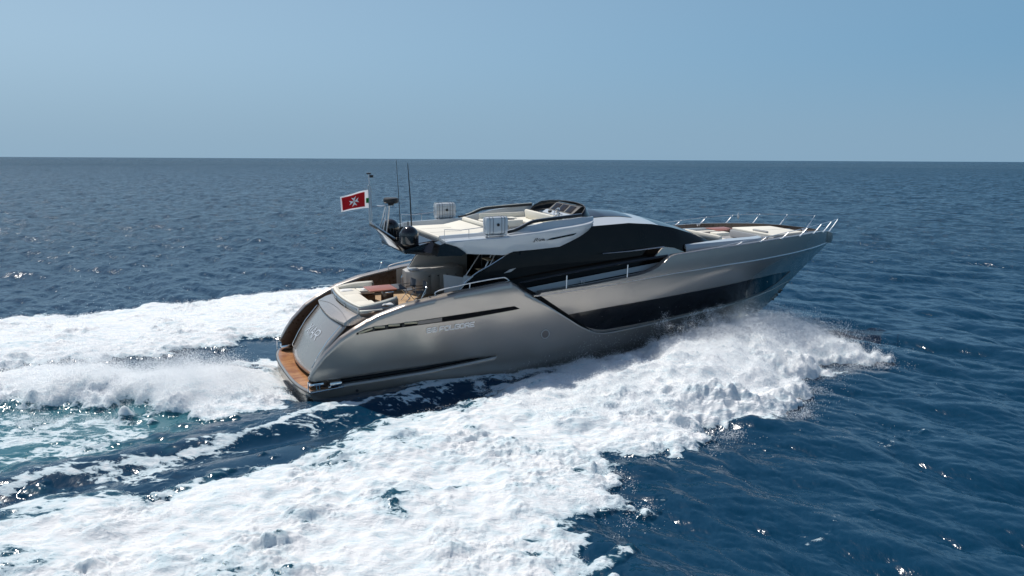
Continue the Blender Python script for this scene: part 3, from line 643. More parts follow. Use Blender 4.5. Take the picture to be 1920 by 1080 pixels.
# dark surround
g = G(); g.grid([[door_pt(u, v) + Vector((.10, u * .10, -.06)) for u in np.linspace(-1.04, 1.04, 21)] for v in np.linspace(-.02, 1.0, 9)], flip=True)
g.grid([[(.72 + .12 * abs(t) , t * 1.95, .5), (.74 + .12 * abs(t), t * 1.95, .9)] for t in np.linspace(-1, 1, 9)])
for sy in (-1, 1): g.prism([(.8, sy * 1.88, .5), (2.0, sy * 1.95, 2.4), (3.2, sy * 1.95, 2.6), (3.2, sy * 1.95, .5)], (0, sy * .06, 0))
part(g, 'transom_surround', 'brown')
for sy in (-1, 1):
    g = G(); pth = [door_pt(sy * .93, v) + Vector((-.05, 0, .07)) for v in (.12, .35, .6, .92)]
    g.tube([door_pt(sy * .93, .1)] + pth + [door_pt(sy * .93, .94)], .016, 6); part(g, 'grab_rail', 'chrome', DOOR)
# lid above the door
def lid_pt(u, v):
    y = u * ip(v, [0, 1], [1.93, 1.80]); bul = .20 * (1 - u * u)
    x = ip(v, [0, .15, .6, 1], [1.80, 1.78, 2.08, 2.34]) - bul; z = ip(v, [0, .15, .6, 1], [2.40, 2.50, 2.66, 2.74])
    return Vector((x, y, z))
g = G(); g.grid([[lid_pt(u, v) for u in np.linspace(-1, 1, 25)] for v in np.linspace(0, 1, 13)], flip=True)
for sy in (-1, 1): g.prism([lid_pt(sy, 0), lid_pt(sy, .15), lid_pt(sy, .6), lid_pt(sy, 1), Vector((3.0, sy * 1.85, 2.7)), Vector((3.0, sy * 1.95, 2.3))], (0, -sy * .05, 0))
LID = part(g, 'stern_lid', 'taupe')
g = G()   # crease crossing the lid as an arc
g.tube([lid_pt(u, .22 + .55 * (1 - (u + .1) ** 2) * .9) + Vector((-.004, 0, .004)) for u in np.linspace(-.98, .9, 24)], .011, 5); part(g, 'lid_seam', 'taupe_dark', LID)
# lounge shell
g = G()
def uplan(off, x0=2.36, x1=3.86, hw=1.86):
    """U outline: starboard arm front -> aft -> port arm front"""
    P = [(x1, -(hw - .38) + off * .0), (x1 - .18, -(hw - .22) - off), (x1 - .6, -(hw - .06) - off), (x0 + .5, -hw - off), (x0 + .05, -hw + .04 - off)]
    arc = [(x0 - off - .16 * (1 - t * t) , t * (hw - .04 + off)) for t in np.linspace(-.97, .97, 15)]
    return P + arc + [(a, -b) for a, b in reversed(P)]
o_, i_ = uplan(.0), uplan(-.13, 2.40, 3.80, 1.84)
ztop = lambda x: ip(x, [2.2, 2.5, 3.4, 3.9], [3.0, 3.01, 3.12, 3.16])
zbot = lambda x: ip(x, [2.2, 2.6, 3.9], [2.68, 2.5, 2.44])
rows = [[(a[0], a[1], zbot(a[0])), (a[0], a[1], ztop(a[0]) - .06)] for a in o_]
g.grid(rows, flip=True); LOUNGE = part(g, 'lounge_shell', 'taupe', solid=.04, off=-1)
g = G(); g.grid([[(a[0] - 0, a[1], ztop(a[0]) - .075), (a[0], a[1], ztop(a[0]) - .01), ((a[0] * .6 + b[0] * .4), a[1] * .6 + b[1] * .4, ztop(a[0]) + .03), (b[0], b[1], ztop(a[0]) - .01), (b[0], b[1], 2.8)] for a, b in zip(o_, i_)], flip=True)
part(g, 'lounge_backrest', 'cream', LOUNGE)
g = G(); pth = [(2.33 - .16 * (1 - t * t), t * 1.86, 2.98 - .03) for t in np.linspace(-1, 1, 17)]; g.tube([(p[0] - .03, p[1], p[2]) for p in pth], .013, 6)
for t in (-1, -.33, .33, 1): g.tube([(2.30 - .16 * (1 - t * t), t * 1.86, 2.72), (2.30 - .16 * (1 - t * t), t * 1.86, 2.96)], .014, 6)
part(g, 'aft_rail', 'chrome', LOUNGE)
g = G()
for (x0, x1, y0, y1) in ((2.36, 3.16, -.62, .62), (2.36, 3.16, .63, 1.66), (2.36, 3.16, -1.66, -.63), (3.17, 3.78, 1.0, 1.62), (3.17, 3.78, -1.62, -1.0)):
    g.box(((x0 + x1) / 2 - (.1 if x0 < 3 and abs(y0 + y1) < .1 else 0), (y0 + y1) / 2, 2.85), (x1 - x0, y1 - y0, .15), bev=.035)
part(g, 'seat_cushion', 'cream', LOUNGE)
g = G(); g.box((2.78, 0, 2.61), (.74, 3.3, .32)); g.box((3.5, 1.32, 2.59), (.6, .56, .28)); g.box((3.5, -1.32, 2.59), (.6, .56, .28)); part(g, 'seat_base', 'brown', LOUNGE, smooth=False)
# starboard outer ledge with pad
g = G(); g.box((2.75, -1.93, 2.86), (.80, .16, .05), bev=.015); part(g, 'ledge_pad', 'cream', LOUNGE)
# ---- cockpit table
TB = Vector((3.72, .0, 0))
g = G(); g.box((3.70, .03, 3.18), (1.05, .92, .05), bev=.02); TBL = part(g, 'cockpit_table', 'table')
g = G(); g.box((4.42, .05, 3.175), (.36, .9, .045), bev=.02); part(g, 'table_leaf', 'sling', TBL)
g = G(); g.box((3.95, -.02, 2.80), (.42, .34, .62), bev=.06); g.box((3.75, .1, 2.5), (.8, .5, .1), bev=.02); part(g, 'table_pedestal', 'brown', TBL)
g = G(); g.box((3.98, -.12, 3.05), (.34, .3, .09), bev=.03); part(g, 'pedestal_cap', 'chrome', TBL)
# ---- bar cabinet on the port side
def cab_sec(x):
    yin = ip(x, [5.35, 5.55, 5.8, 7.3, 7.7], [1.9, 1.42, 1.30, 1.30, 1.5]); zt = ip(x, [5.35, 5.6, 7.4, 7.7], [3.36, 3.44, 3.52, 3.45])
    return [(x, yin + .03, 2.46), (x, yin - .03, 2.9), (x, yin, zt - .10), (x, yin + .05, zt - .02), (x, yin + .14, zt), (x, 2.32, zt + .01)]
g = G(); xs_ = [5.35, 5.40, 5.47, 5.6, 5.8, 6.2, 6.8, 7.2, 7.5, 7.62, 7.7]; g.grid([cab_sec(x) for x in xs_]); g.add([*cab_sec(5.35), (5.35, 2.32, 2.46)], [(6, 5, 4, 3, 2, 1, 0)]); g.add([*cab_sec(7.7), (7.7, 2.32, 2.46)], [(0, 1, 2, 3, 4, 5, 6)])
CAB = part(g, 'bar_cabinet', 'cabinet')
for x in (6.0, 6.38, 6.76, 7.14):
    g = G(); g.box((x, 1.268, 2.92), (.35, .012, .74), bev=.005); d_ = part(g, 'cabinet_door', 'cabinet', CAB)
    g = G(); g.box((x + .12, 1.255, 3.22), (.06, .015, .025)); part(g, 'door_handle', 'matt_black', d_)
g = G(); g.box((5.62, 1.75, 3.47), (.36, .6, .05), bev=.02); part(g, 'sink_lid', 'white', CAB)
# ---- port fairing that carries the hardtop, mirrored to starboard behind the glass
fair = [(5.30, 3.02), (5.42, 3.2), (5.62, 3.45), (5.9, 3.85), (6.2, 4.12), (6.7, 4.36), (7.3, 4.56), (8.2, 4.7), (8.2, 2.5), (5.3, 2.5)]
g = G(); g.prism([(x, 2.26, z) for x, z in fair], (0, .14, 0)); part(g, 'port_fairing', 'cabinet')
g = G(); g.tube(smooth_path([(x - .01, 2.34, z + .01) for x, z in fair[:7]], 4), .022, 6); part(g, 'fairing_trim', 'chrome')
# frosted wind panels by the saloon door (starboard)
for (pts) in ([(5.85, -.95, 3.72), (6.45, -1.55, 3.66), (6.3, -1.55, 2.47), (5.9, -.95, 2.47)], [(6.42, -1.56, 3.75), (6.95, -2.2, 3.7), (6.2, -2.2, 2.6), (6.1, -1.56, 2.5)]):
    g = G(); g.prism(pts, (.02, .03, 0)); part(g, 'wind_panel', 'frost')
# saloon bulkhead
g = G(); g.box((8.4, 0, 3.55), (.06, 4.5, 2.3)); part(g, 'saloon_doors', 'glass', smooth=False)
g = G()
for y in (-1.1, 0, 1.1): g.box((8.36, y, 3.5), (.03, .05, 2.1))
part(g, 'door_frame', 'steel', smooth=False)
# stairs to the flybridge
STR = None
for i, (x, z) in enumerate(((7.0, 2.95), (7.25, 3.35), (7.5, 3.75), (7.75, 4.15), (8.0, 4.5))):
    g = G(); g.box((x, -.85, z), (.30, .62, .04), bev=.012)
    if STR is None: STR = part(g, 'flybridge_stairs', 'gold')
    else: part(g, 'tread', 'gold', STR)
g = G(); g.tube([(7.9, -.45, 4.75), (6.95, -.45, 3.45), (6.95, -.5, 3.35), (7.3, -.55, 3.4)], .02, 6); g.tube([(8.05, -1.2, 4.7), (6.9, -1.25, 2.7)], .022, 6); g.tube([(7.1, -.55, 2.5), (8.2, -.55, 4.6)], .03, 6)
part(g, 'stair_rail', 'steel', STR)

# ---- superstructure: glasshouse
def ss(x, v):
    """v 0..0.5 side from deck to shoulder, 0.5..1 roof from shoulder to centreline"""
    zb = ip(x, [5.5, 8, 13, 15, 17, 18.5, 19.6], [2.9, 2.9, 3.0, 3.6, 3.75, 3.85, 3.9])
    yb = ip(x, [5.5, 12, 14, 16, 17.5, 18.5, 19.2, 19.6], [2.36, 2.36, 2.32, 2.18, 1.95, 1.6, 1.0, .0])
    zs = ip(x, [5.5, 6, 7, 9, 11.5, 13.4, 14.6, 15.7, 16.7, 17.5, 18.3, 19.0, 19.6], [4.4, 4.5, 4.7, 5.15, 5.38, 5.42, 5.31, 5.10, 4.82, 4.55, 4.27, 4.05, 3.92])
    ys = ip(x, [5.5, 9, 12, 14, 16, 17.5, 18.5, 19.2, 19.6], [2.28, 2.1, 2.02, 1.98, 1.80, 1.55, 1.2, .7, 0])
    zc = ip(x, [5.5, 9, 11.5, 12.8, 13.7, 14.8, 16.1, 17.1, 18.0, 18.8, 19.6], [5.0, 5.4, 5.72, 5.78, 5.70, 5.50, 5.20, 4.90, 4.58, 4.25, 3.93])
    if v <= .5:
        t = v * 2; return (x, -(yb + (ys - yb) * t ** 1.6 + .05 * math.sin(math.pi * t)), zb + (zs - zb) * t)
    t = (v - .5) * 2; a = t * math.pi / 2
    return (x, -ys * (1 - t), zs + (zc - zs) * (math.sin(a) ** 1.0 * .75 + .25 * t))
gx = sorted(set(list(np.linspace(6, 19.6, 100)) + [11.5, 14.8]))
edge_x = [5.50, 5.58, 5.70, 5.85, 6.0, 6.25, 6.7, 7.15, 7.6, 8.0]; edge_z = [2.9, 3.05, 3.2, 3.32, 3.46, 3.72, 3.99, 4.18, 4.40, 4.60]
for sy in (-1, 1):
    rows = []
    for j in range(21):
        v = .5 * j / 20; r = []
        zz = ss(6, v)[2]
        # start x follows the curved aft edge
        for k in range(101):
            x0 = 5.5
            u = k / 100; x = x0 + (19.6 - x0) * u
            p = ss(x, v); r.append(p)
        rows.append(r)
    # clip against the aft edge curve
    g = G(); V = {}
    def keep(p): return p[0] >= ip(p[2], edge_z, edge_x) - 1e-6 or p[2] > 4.60
    for j in range(21):
        for k in range(101):
            p = rows[j][k]; xe = ip(p[2], edge_z, edge_x)
            if sy < 0 or True:
                if p[0] < xe: p = (xe, p[1], p[2])
            rows[j][k] = (p[0], p[1] * -sy, p[2])
    g.grid(rows, flip=sy < 0)
    sg = part(g, 'side_glass', 'side_glass')
    g = G(); g.tube(smooth_path([(x - .01, sy * (2.37 - .02 * i), z) for i, (x, z) in enumerate(zip(edge_x[1:], edge_z[1:]))], 4), .024, 6); part(g, 'glass_trim', 'chrome', sg)
    g = G(); g.box((6.35, sy * 2.36, 3.80), (.26, .035, .035), ry=-.72, bev=.01); part(g, 'trim_light', 'white', sg)
    # black sash below the glass and silver cill
    g = G(); g.grid([[(x, sy * (hy(x, 3) - .55), ip(x, [8.2, 15], [3.0, 3.62]) + .22), (x, sy * (hy(x, 3) - .50), ip(x, [8.2, 15], [3.0, 3.62]) + .02)] for x in np.linspace(8.2, 15.2, 20)], flip=sy > 0)
    part(g, 'window_cill', 'grey', sg)
# roof and windscreen
def roof(x0, x1, v0, v1, nm, mat, dz=0, nx=30, nv=14):
    g = G(); g.grid([[tuple(Vector(ss(x, v)) + Vector((0, 0, dz))) for v in np.linspace(v0, v1, nv)] for x in np.linspace(x0, x1, nx)])
    g.mirror(); return part(g, nm, mat)
roof(10.95, 14.95, .5, 1, 'saloon_roof', 'white')
roof(14.95, 19.6, .5, 1, 'windscreen', 'glass', 0.0, 40)
roof(12.2, 14.15, .70, 1, 'roof_window', 'black', .018, 20, 8)
# sail shaped trim in the side glass
# ---- hardtop wing (white) both sides
WX = [5.30, 5.6, 5.97, 6.5, 7.0, 7.64, 8.03, 9.0, 9.98, 10.5, 11.0, 11.3, 11.52, 11.62]
WLO = [5.14, 4.96, 4.74, 4.68, 4.64, 4.57, 4.68, 4.70, 4.74, 4.93, 5.14, 5.27, 5.38, 5.50]
WCR = [5.19, 5.20, 5.21, 5.22, 5.23, 5.24, 5.27, 5.33, 5.42, 5.46, 5.52, 5.56, 5.60, 5.62]
def wing_sec(x):
    lo, cr = ip(x, WX, WLO), ip(x, WX, WCR); h = ip(x, [5.3, 8, 8.6, 9.5, 11, 11.62], [.10, .10, .18, .24, .22, .10])
    nb = ip(x, [10.9, 11.3, 11.5, 11.62], [0, .10, .26, .5])
    st = ip(x, [5.3, 8, 9.2, 11.6], [.50, .42, .26, .22])
    yc = 2.66
    return [(x, -(2.20 - nb * .4), lo + .04), (x, -(2.44 - nb), lo), (x, -(2.60 - nb), lo + (cr - lo) * .5), (x, -(yc - nb), cr), (x, -(yc - .03 - nb), cr + .035), (x, -(yc - st - nb * .5), cr + .06), (x, -(yc - st - .10 - nb * .4), cr + .06 + h), (x, -(yc - st - .2 - nb * .3), cr + .06 + h), (x, -(yc - st - .22 - nb * .3), max(4.95, lo + .03))]
wxs = sorted(set(WX + list(np.linspace(5.3, 11.62, 40))))
for sy in (-1, 1):
    S_ = [wing_sec(x) for x in wxs]
    def my(s): return [(p[0], p[1] * -sy, p[2]) for p in s]
    g = G(); g.grid([my(s[0:9]) for s in S_], flip=sy > 0)
    g.add(my(S_[0]), [tuple(range(9)) if sy > 0 else tuple(range(8, -1, -1))]); g.add(my(S_[-1]), [tuple(range(8, -1, -1)) if sy > 0 else tuple(range(9))])
    W_ = part(g, 'hardtop_wing', 'white', ang=22)
    # black slash vent
    g = G(); cen = [(9.30, 5.04), (9.5, 5.115), (10.2, 5.20), (10.62, 5.245), (10.45, 5.17), (9.6, 5.06)]
    g.prism([(x, sy * (2.618), z) for x, z in cen], (0, sy * .012, 0)); part(g, 'vent_slash', 'black', W_)
# hardtop slab and soffit
g = G(); g.box((7.95, 0, 4.86), (5.2, 4.3, .16)); part(g, 'flybridge_deck', 'grey', smooth=False)

# ---- quarter slot, lettering, porthole
def hp(x, z, off=.012, sy=-1): return (x, sy * (qy(x, z) + off if x < 8 else hy(x, z) + off), z)
def strip(xs, lo, hi, off=.012, n=3, sy=-1):
    return [[hp(x, lo(x) + (hi(x) - lo(x)) * j / n, off, sy) for j in range(n + 1)] for x in xs]
s_hi = lambda x: min(ip(x, [1.95, 2.3, 2.8, 4.0, 4.8, 7.83, 8.05], [2.36, 2.49, 2.53, 2.57, 2.61, 2.75, 2.635]), Ez(x) - .1)
s_lo = lambda x: ip(x, [1.95, 2.5, 4.0, 5.8, 7.9, 8.05], [2.30, 2.36, 2.41, 2.46, 2.61, 2.63])
for sy in (-1, 1):
    g = G(); g.grid(strip(list(np.linspace(1.95, 7.83, 60)) + [7.95, 8.05], s_lo, s_hi, .012, 3, sy), flip=sy > 0); SL = part(g, 'side_slot', 'void')
    g = G(); g.grid(strip(np.linspace(4.1, 5.0, 6), lambda x: s_lo(x) + .03, lambda x: s_hi(x) - .015, .018, 2, sy), flip=sy > 0); part(g, 'slot_glass', 'taupe_dark', SL)
    g = G()
    for x0, x1 in ((2.02, 2.50), (2.56, 2.92), (3.05, 3.45), (3.62, 4.08)):
        g.tube([hp(x0, s_lo(x0) + .10 * (s_hi(x0) > s_lo(x0) + .12) + .04, .02, sy), hp(x1, s_lo(x1) + .11, .02, sy)], .035, 6)
    part(g, 'deck_light_strip', 'gold', SL)
    for x in (2.53, 2.98, 3.57):
        g = G(); g.lathe(hp(x, s_lo(x) + .09, .03, sy), [(0, -.02), (.06, -.02), (.05, .03), (0, .03)], 10, axis='Y'); part(g, 'slot_cleat', 'matt_black', SL)
    g = G(); g.lathe(hp(9.2, 1.51, .0, sy), [(.0, sy * .035), (.15, sy * .035), (.155, -.02)], 28, axis='Y'); ph = part(g, 'porthole', 'taupe_dark')
    g = G(); g.lathe(hp(9.2, 1.51, .0, sy), [(.15, -.02), (.152, sy * .045), (.175, sy * .045), (.18, -.02)], 28, axis='Y'); part(g, 'porthole_rim', 'grey', ph)
# stroke lettering -------------------------------------------------
ST = {'8': [[(0.15, .5), (.85, .5), (1, .62), (1, .88), (.85, 1), (.15, 1), (0, .88), (0, .62), (.15, .5), (0, .38), (0, .12), (.15, 0), (.85, 0), (1, .12), (1, .38), (.85, .5)]],
      'F': [[(0, 0), (0, .8), (.2, 1), (1, 1)], [(0, .45), (.8, .45)]],
      'O': [[(.15, 0), (.85, 0), (1, .2), (1, .8), (.85, 1), (.15, 1), (0, .8), (0, .2), (.15, 0)]],
      'L': [[(0, 1), (0, .15), (.12, 0), (1, 0)]],
      'G': [[(1, 1), (.15, 1), (0, .8), (0, .2), (.15, 0), (.85, 0), (1, .15), (1, .5), (.5, .5)]],
      'R': [[(0, 0), (0, .8), (.2, 1), (.85, 1), (1, .85), (1, .6), (.85, .45), (0, .45)], [(.55, .45), (1, 0)]],
      'E': [[(1, 1), (.15, 1), (0, .85), (0, .15), (.15, 0), (1, 0)], [(0, .5), (.85, .5)]],
      'X': [[(0, 0), (1, 1)], [(0, 1), (1, 0)]], 'I': [[(.5, 0), (.5, 1)]], 'A': [[(0, 0), (.5, 1), (1, 0)], [(.22, .4), (.78, .4)]]}
def strokes(g, text, fmap, w, h, gap, t):
    x = 0
    for ch in text:
        if ch == ' ': x += w * .55; continue
        ww = w * (.25 if ch == 'I' else 1)
        for pl in ST[ch]:
            for a, b in zip(pl[:-1], pl[1:]):
                A = Vector((x + a[0] * ww, a[1] * h)); B_ = Vector((x + b[0] * ww, b[1] * h)); d = (B_ - A).normalized() * t * .5; nn = Vector((-d.y, d.x)); A = A - d * .8; B_ = B_ + d * .8
                g.add([fmap(*(A + nn)), fmap(*(A - nn)), fmap(*(B_ - nn)), fmap(*(B_ + nn))], [(0, 1, 2, 3)])
        x += ww + gap
    return x
for sy in (-1, 1):
    g = G(); tot = 9 * .165 + 7 * .035 + .09
    f = (lambda u, v: hp(4.45 + u, 2.10 + v + u * .030, .018, -1)) if sy < 0 else (lambda u, v: hp(6.2 - u, 2.15 + v - u * .030, .018, 1))
    strokes(g, '88 FOLGORE', f, .158, .150, .035, .042); part(g, 'hull_lettering', 'rail', smooth=False)
def door_map(u, v):
    uu = .82 - u; P0 = door_pt(uu / 1.8, v); P1 = door_pt(uu / 1.8, v + .01); nn = Vector((-(P1 - P0).z, 0, (P1 - P0).x)).normalized(); return P0 + nn * .012
g = G(); strokes(g, 'XIAR', lambda u, v: door_map(u * 1.0 + .10, .52 + v / 2.1 * .9), .36, .40, .07, .055)
part(g, 'transom_name', 'silver', DOOR, smooth=False)
# script badge on the hardtop wing
SCR = [[(0, 0), (.06, .14), (.10, .20), (.20, .20), (.22, .14), (.10, .09), (.22, .0)], [(.28, .10), (.30, .0), (.34, .03)], [(.315, .16), (.33, .17)], [(.36, .10), (.40, .0), (.46, .11)], [(.58, .10), (.50, .09), (.49, .02), (.56, .03), (.60, .11), (.60, .01), (.66, .03)], [(-.05, -.03), (.05, -.01)]]
for sy in (-1, 1):
    g = G()
    for pl in SCR:
        for a, b in zip(pl[:-1], pl[1:]):
            f = lambda u, v: ((8.78 + u * .7) if sy < 0 else (9.25 - u * .7), sy * 2.640, 5.035 + v * .55 + .02 * u)
            A, B_ = Vector(a), Vector(b); d = (B_ - A).normalized() * .016; nn = Vector((-d.y, d.x))
            g.add([f(*(A + nn - d)), f(*(A - nn - d)), f(*(B_ - nn + d)), f(*(B_ + nn + d))], [(0, 1, 2, 3)])
    part(g, 'wing_badge', 'matt_black', smooth=False)

# ---- flybridge furniture
def cush(name, c, d, par=None, mat='cream', rz=0, ry=0, bev=.05):
    g = G(); g.box(c, d, rz=rz, ry=ry, bev=bev); return part(g, name, mat, par)
FS = cush('flybridge_sunpad', (6.45, 0, 5.18), (2.05, 3.1, .16))
for y in (-.52, .52): cush('pad_seam', (6.45, y, 5.262), (1.9, .012, .004), FS, 'taupe_dark', bev=0)
cush('pad_base', (6.45, 0, 5.03), (2.0, 3.3, .2), FS, 'grey', bev=.02)
cush('pad_wedge', (7.15, 0, 5.28), (.85, 2.95, .10), FS, ry=-.18)
cush('pad_bolster', (7.72, .1, 5.42), (.22, 2.8, .24), FS, bev=.09)
g = G(); g.box((8.45, 0, 5.0), (1.2, 4.0, .03)); part(g, 'flybridge_sole', 'grey', smooth=False)
SOFA = cush('flybridge_sofa', (9.55, 1.42, 5.31), (2.2, .62, .13))
cush('sofa_seat', (10.22, .05, 5.31), (.58, 2.2, .13), SOFA); cush('sofa_seat', (8.35, 1.45, 5.24), (.5, .6, .08), SOFA)
cush('sofa_base', (9.6, 1.45, 5.10), (2.1, .56, .28), SOFA, 'cabinet', bev=.02); cush('sofa_base', (10.26, .05, 5.10), (.5, 2.1, .28), SOFA, 'cabinet', bev=.02)
cush('sofa_back', (9.6, 1.80, 5.45), (2.1, .12, .26), SOFA)
HB = cush('helm_seat', (10.86, .15, 5.42), (.42, 2.3, .12)); cush('helm_backrest', (10.50, .10, 5.56), (.17, 2.5, .38), HB, ry=-.12, bev=.07); cush('seat_support', (10.8, .15, 5.15), (.4, 2.2, .4), HB, 'grey', bev=.02)
g = G(); g.tube([(10.45, -1.22, 5.35), (10.65, -1.26, 5.55), (10.85, -1.26, 5.5)], .02, 6); part(g, 'seat_armrest', 'chrome', HB)
CT = cush('coffee_table', (9.30, .35, 5.36), (.75, .72, .26), mat='cream', bev=.03)
cush('table_foot', (9.38, .30, 5.09), (.5, .5, .3), CT, 'cabinet', bev=.02); cush('table_tray', (9.22, .42, 5.50), (.30, .52, .02), CT, 'matt_black', bev=.005); cush('table_pad', (9.45, .6, 5.51), (.3, .4, .03), CT, 'cream', bev=.01)
cush('side_pad', (10.15, -1.98, 5.50), (1.9, .16, .10), None, bev=.04)
g = G(); g.box((9.4, -1.4, 4.985), (2.6, 1.2, .02)); part(g, 'fly_walkway', 'white', smooth=False)
# helm console
g = G(); g.prism([(11.05, .85, 5.0), (11.02, .85, 5.66), (11.18, .85, 5.76), (11.75, .85, 5.8), (12.0, .85, 5.3)], (0, -2.15, 0)); HC = part(g, 'helm_console', 'white')
g = G(); g.prism([(11.20, .72, 5.76), (11.55, .62, 6.06), (11.64, .62, 6.07), (11.9, .72, 5.76)], (0, -1.95, 0)); part(g, 'instrument_binnacle', 'matt_black', HC)
for y in (.30, -.25, -.85):
    g = G(); g.box((11.375, y, 5.925), (.36, .46, .012), ry=-.72, bev=.004); part(g, 'display_screen', 'glass', HC)
g = G()
part(G().box((11.60, -.2, 6.082), (.05, 1.4, .012)), 'binnacle_trim', 'chrome', HC)
g = G(); c0 = Vector((10.98, -.42, 5.80)); ax = Vector((-.85, 0, .5)).normalized(); e1 = Vector((0, 1, 0)); e2 = ax.cross(e1)
g.tube([c0 + (e1 * math.cos(a) + e2 * math.sin(a)) * .17 for a in np.linspace(0, 2 * math.pi, 25)], .018, 6)
for a in (.5, 2.6, 4.7): g.tube([c0, c0 + (e1 * math.cos(a) + e2 * math.sin(a)) * .17], .012, 5)
g.tube([c0, c0 - ax * .2], .03, 8); g.lathe(tuple(c0), [(0, -.02), (.055, -.02), (.055, .02), (0, .02)], 12, axis='X'); part(g, 'steering_wheel', 'chrome', HC)
g = G(); g.box((11.1, .35, 5.72), (.12, .16, .1), bev=.02); part(g, 'throttle_lever', 'matt_black', HC)
# wrap-round dark windscreen
half = [(11.02, 2.06, 5.55, .10, .0), (11.25, 2.03, 5.58, .28, -.03), (11.6, 1.85, 5.62, .40, -.10), (11.95, 1.5, 5.66, .43, -.16), (12.2, 1.0, 5.70, .42, -.20), (12.32, .5, 5.73, .41, -.22), (12.36, 0, 5.74, .41, -.23)]
full = [(x, -y, z, h, r) for x, y, z, h, r in half] + [(x, y, z, h, r) for x, y, z, h, r in reversed(half[:-1])]
g = G(); g.grid([[(x + r * t * 1.6, y * (1 - .05 * t), z + h * t - .03) for t in (0, .33, .66, 1)] for x, y, z, h, r in full]); WSF = part(g, 'fly_windscreen', 'glass', solid=.02)
g = G(); g.tube([(x + r * 1.6, y * .95, z + h - .03) for x, y, z, h, r in full], .016, 6); part(g, 'windscreen_frame', 'matt_black', WSF)
# dark side rails of the flybridge
for sy in (-1, 1):
    mt = 'matt_black'
    g = G(); pth = smooth_path([(7.85, sy * 2.33, 5.40), (8.25, sy * 2.30, 5.47), (8.75, sy * 2.26, 5.66), (9.1, sy * 2.24, 5.73), (10.1, sy * 2.16, 5.79), (11.15, sy * 2.07, 5.84)], 5)
    g.grid([[p + Vector((0, sy * .035, -.05)), p + Vector((0, sy * .045, .02)), p + Vector((0, sy * .03, .05)), p + Vector((0, -sy * .03, .05)), p + Vector((0, -sy * .04, -.05))] for p in pth], closed=True)
    fr_ = part(g, 'flybridge_rail', mt)
    g = G(); g.tube([p + Vector((0, -sy * .01, .055)) for p in pth[4:]], .022, 6); part(g, 'rail_cap', 'steel' if sy < 0 else 'cream', fr_)
    # low aft rail
    g = G(); top = [(5.35, sy * 2.35, 5.62), (6.1, sy * 2.42, 5.60), (6.85, sy * 2.45, 5.66)] ; g.tube([(5.35, sy * 2.35, 5.24), (5.35, sy * 2.35, 5.62), (5.95, sy * 2.42, 5.58), (7.0, sy * 2.46, 5.66)], .013, 6)
    g.tube([(6.25, sy * 2.43, 5.27), (6.25, sy * 2.43, 5.60)], .012, 6); part(g, 'aft_guard_rail', 'steel')
# ---- radar arch: black wing projecting aft of the hardtop
g = G()
for sy in (-1, 1):
    top = [(5.35, sy * 2.55, 5.16), (5.97, sy * 2.5, 4.76), (4.95, sy * 1.75, 4.72), (4.2, sy * 1.35, 4.78), (4.55, sy * .85, 4.90), (5.2, sy * 1.5, 5.12)]
    bot = [(a, b * .98, c - .10) for a, b, c in top]
    n = len(top); fcs = [(0, 1, 5), (1, 2, 5), (2, 3, 4), (2, 4, 5)]
    g.add(top + bot, [f if sy < 0 else tuple(reversed(f)) for f in fcs] + [tuple(reversed([i + n for i in f])) if sy < 0 else tuple(i + n for i in f) for f in fcs] + [(i, (i + 1) % n, n + (i + 1) % n, n + i) for i in range(n)])
for sy in (-1, 1): g.prism([(5.1, sy * 2.0, 5.12), (5.44, sy * 2.0, 5.22), (6.10, sy * 2.0, 4.75), (5.9, sy * 2.0, 4.69), (4.98, sy * 2.0, 4.72)], (0, sy * .575, 0))
g.add([(4.2, -1.35, 4.80), (4.2, 1.35, 4.80), (5.25, 1.5, 5.10), (5.25, -1.5, 5.10), (4.2, -1.35, 4.68), (4.2, 1.35, 4.68), (5.25, 1.5, 4.80), (5.25, -1.5, 4.80)], [(0, 3, 2, 1), (4, 5, 6, 7), (0, 1, 5, 4), (1, 2, 6, 5), (2, 3, 7, 6), (3, 0, 4, 7)])
# raised tail
tail = [(3.30, 0), (3.55, .12), (4.22, 1.35), (4.6, 1.3), (4.6, -1.3), (4.22, -1.35), (3.55, -.12)]
tz = lambda x: ip(x, [3.3, 3.55, 4.22, 4.6], [5.64, 5.50, 4.80, 4.84])
g.add([(x, y, tz(x)) for x, y in tail] + [(x + .06, y * .93, tz(x) - ip(x, [3.3, 4.2], [.08, .16])) for x, y in tail], [(0, 1, 6), (1, 2, 5, 6), (2, 3, 4, 5), (7, 13, 8), (8, 13, 12, 9), (9, 12, 11, 10)] + [(i, 7 + i, 7 + (i + 1) % 7, (i + 1) % 7) for i in range(7)])
g.mirror(); g.v = g.v[:len(g.v) // 2]; g.f = g.f[:len(g.f) // 2]
ARCH = part(g, 'radar_arch', 'black', ang=20)
g = G(); g.tube([(3.36, 0, 5.70), (3.6, 0, 5.50), (4.3, 0, 5.02)], [.05, .05, .04], 8); part(g, 'arch_spine', 'steel', ARCH)
for sy in (-1, 1):
    g = G(); g.lathe((4.30, sy * 1.28, 4.70), [(0, -.02), (.05, -.02), (.05, .0), (0, .01)], 12); part(g, 'deck_light', 'white', ARCH)
    g = G(); g.lathe((5.75, sy * 2.3, 4.755), [(0, -.02), (.07, -.02), (.07, .02), (0, .03)], 12); part(g, 'deck_light', 'white', ARCH)
for sy, x in ((-1, 4.48), (1, 4.48)):
    g = G(); zb = 4.86; prof = [(.0, zb), (.27, zb), (.285, zb + .06), (.33, zb + .10), (.345, zb + .18), (.345, zb + .42)] + [(.345 * math.cos(a), zb + .42 + .36 * math.sin(a)) for a in np.linspace(0, math.pi / 2, 9)[1:]]
    g.lathe((x, sy * 1.08, 0), prof, 32); part(g, 'satellite_dome', 'black', ARCH, ang=60)
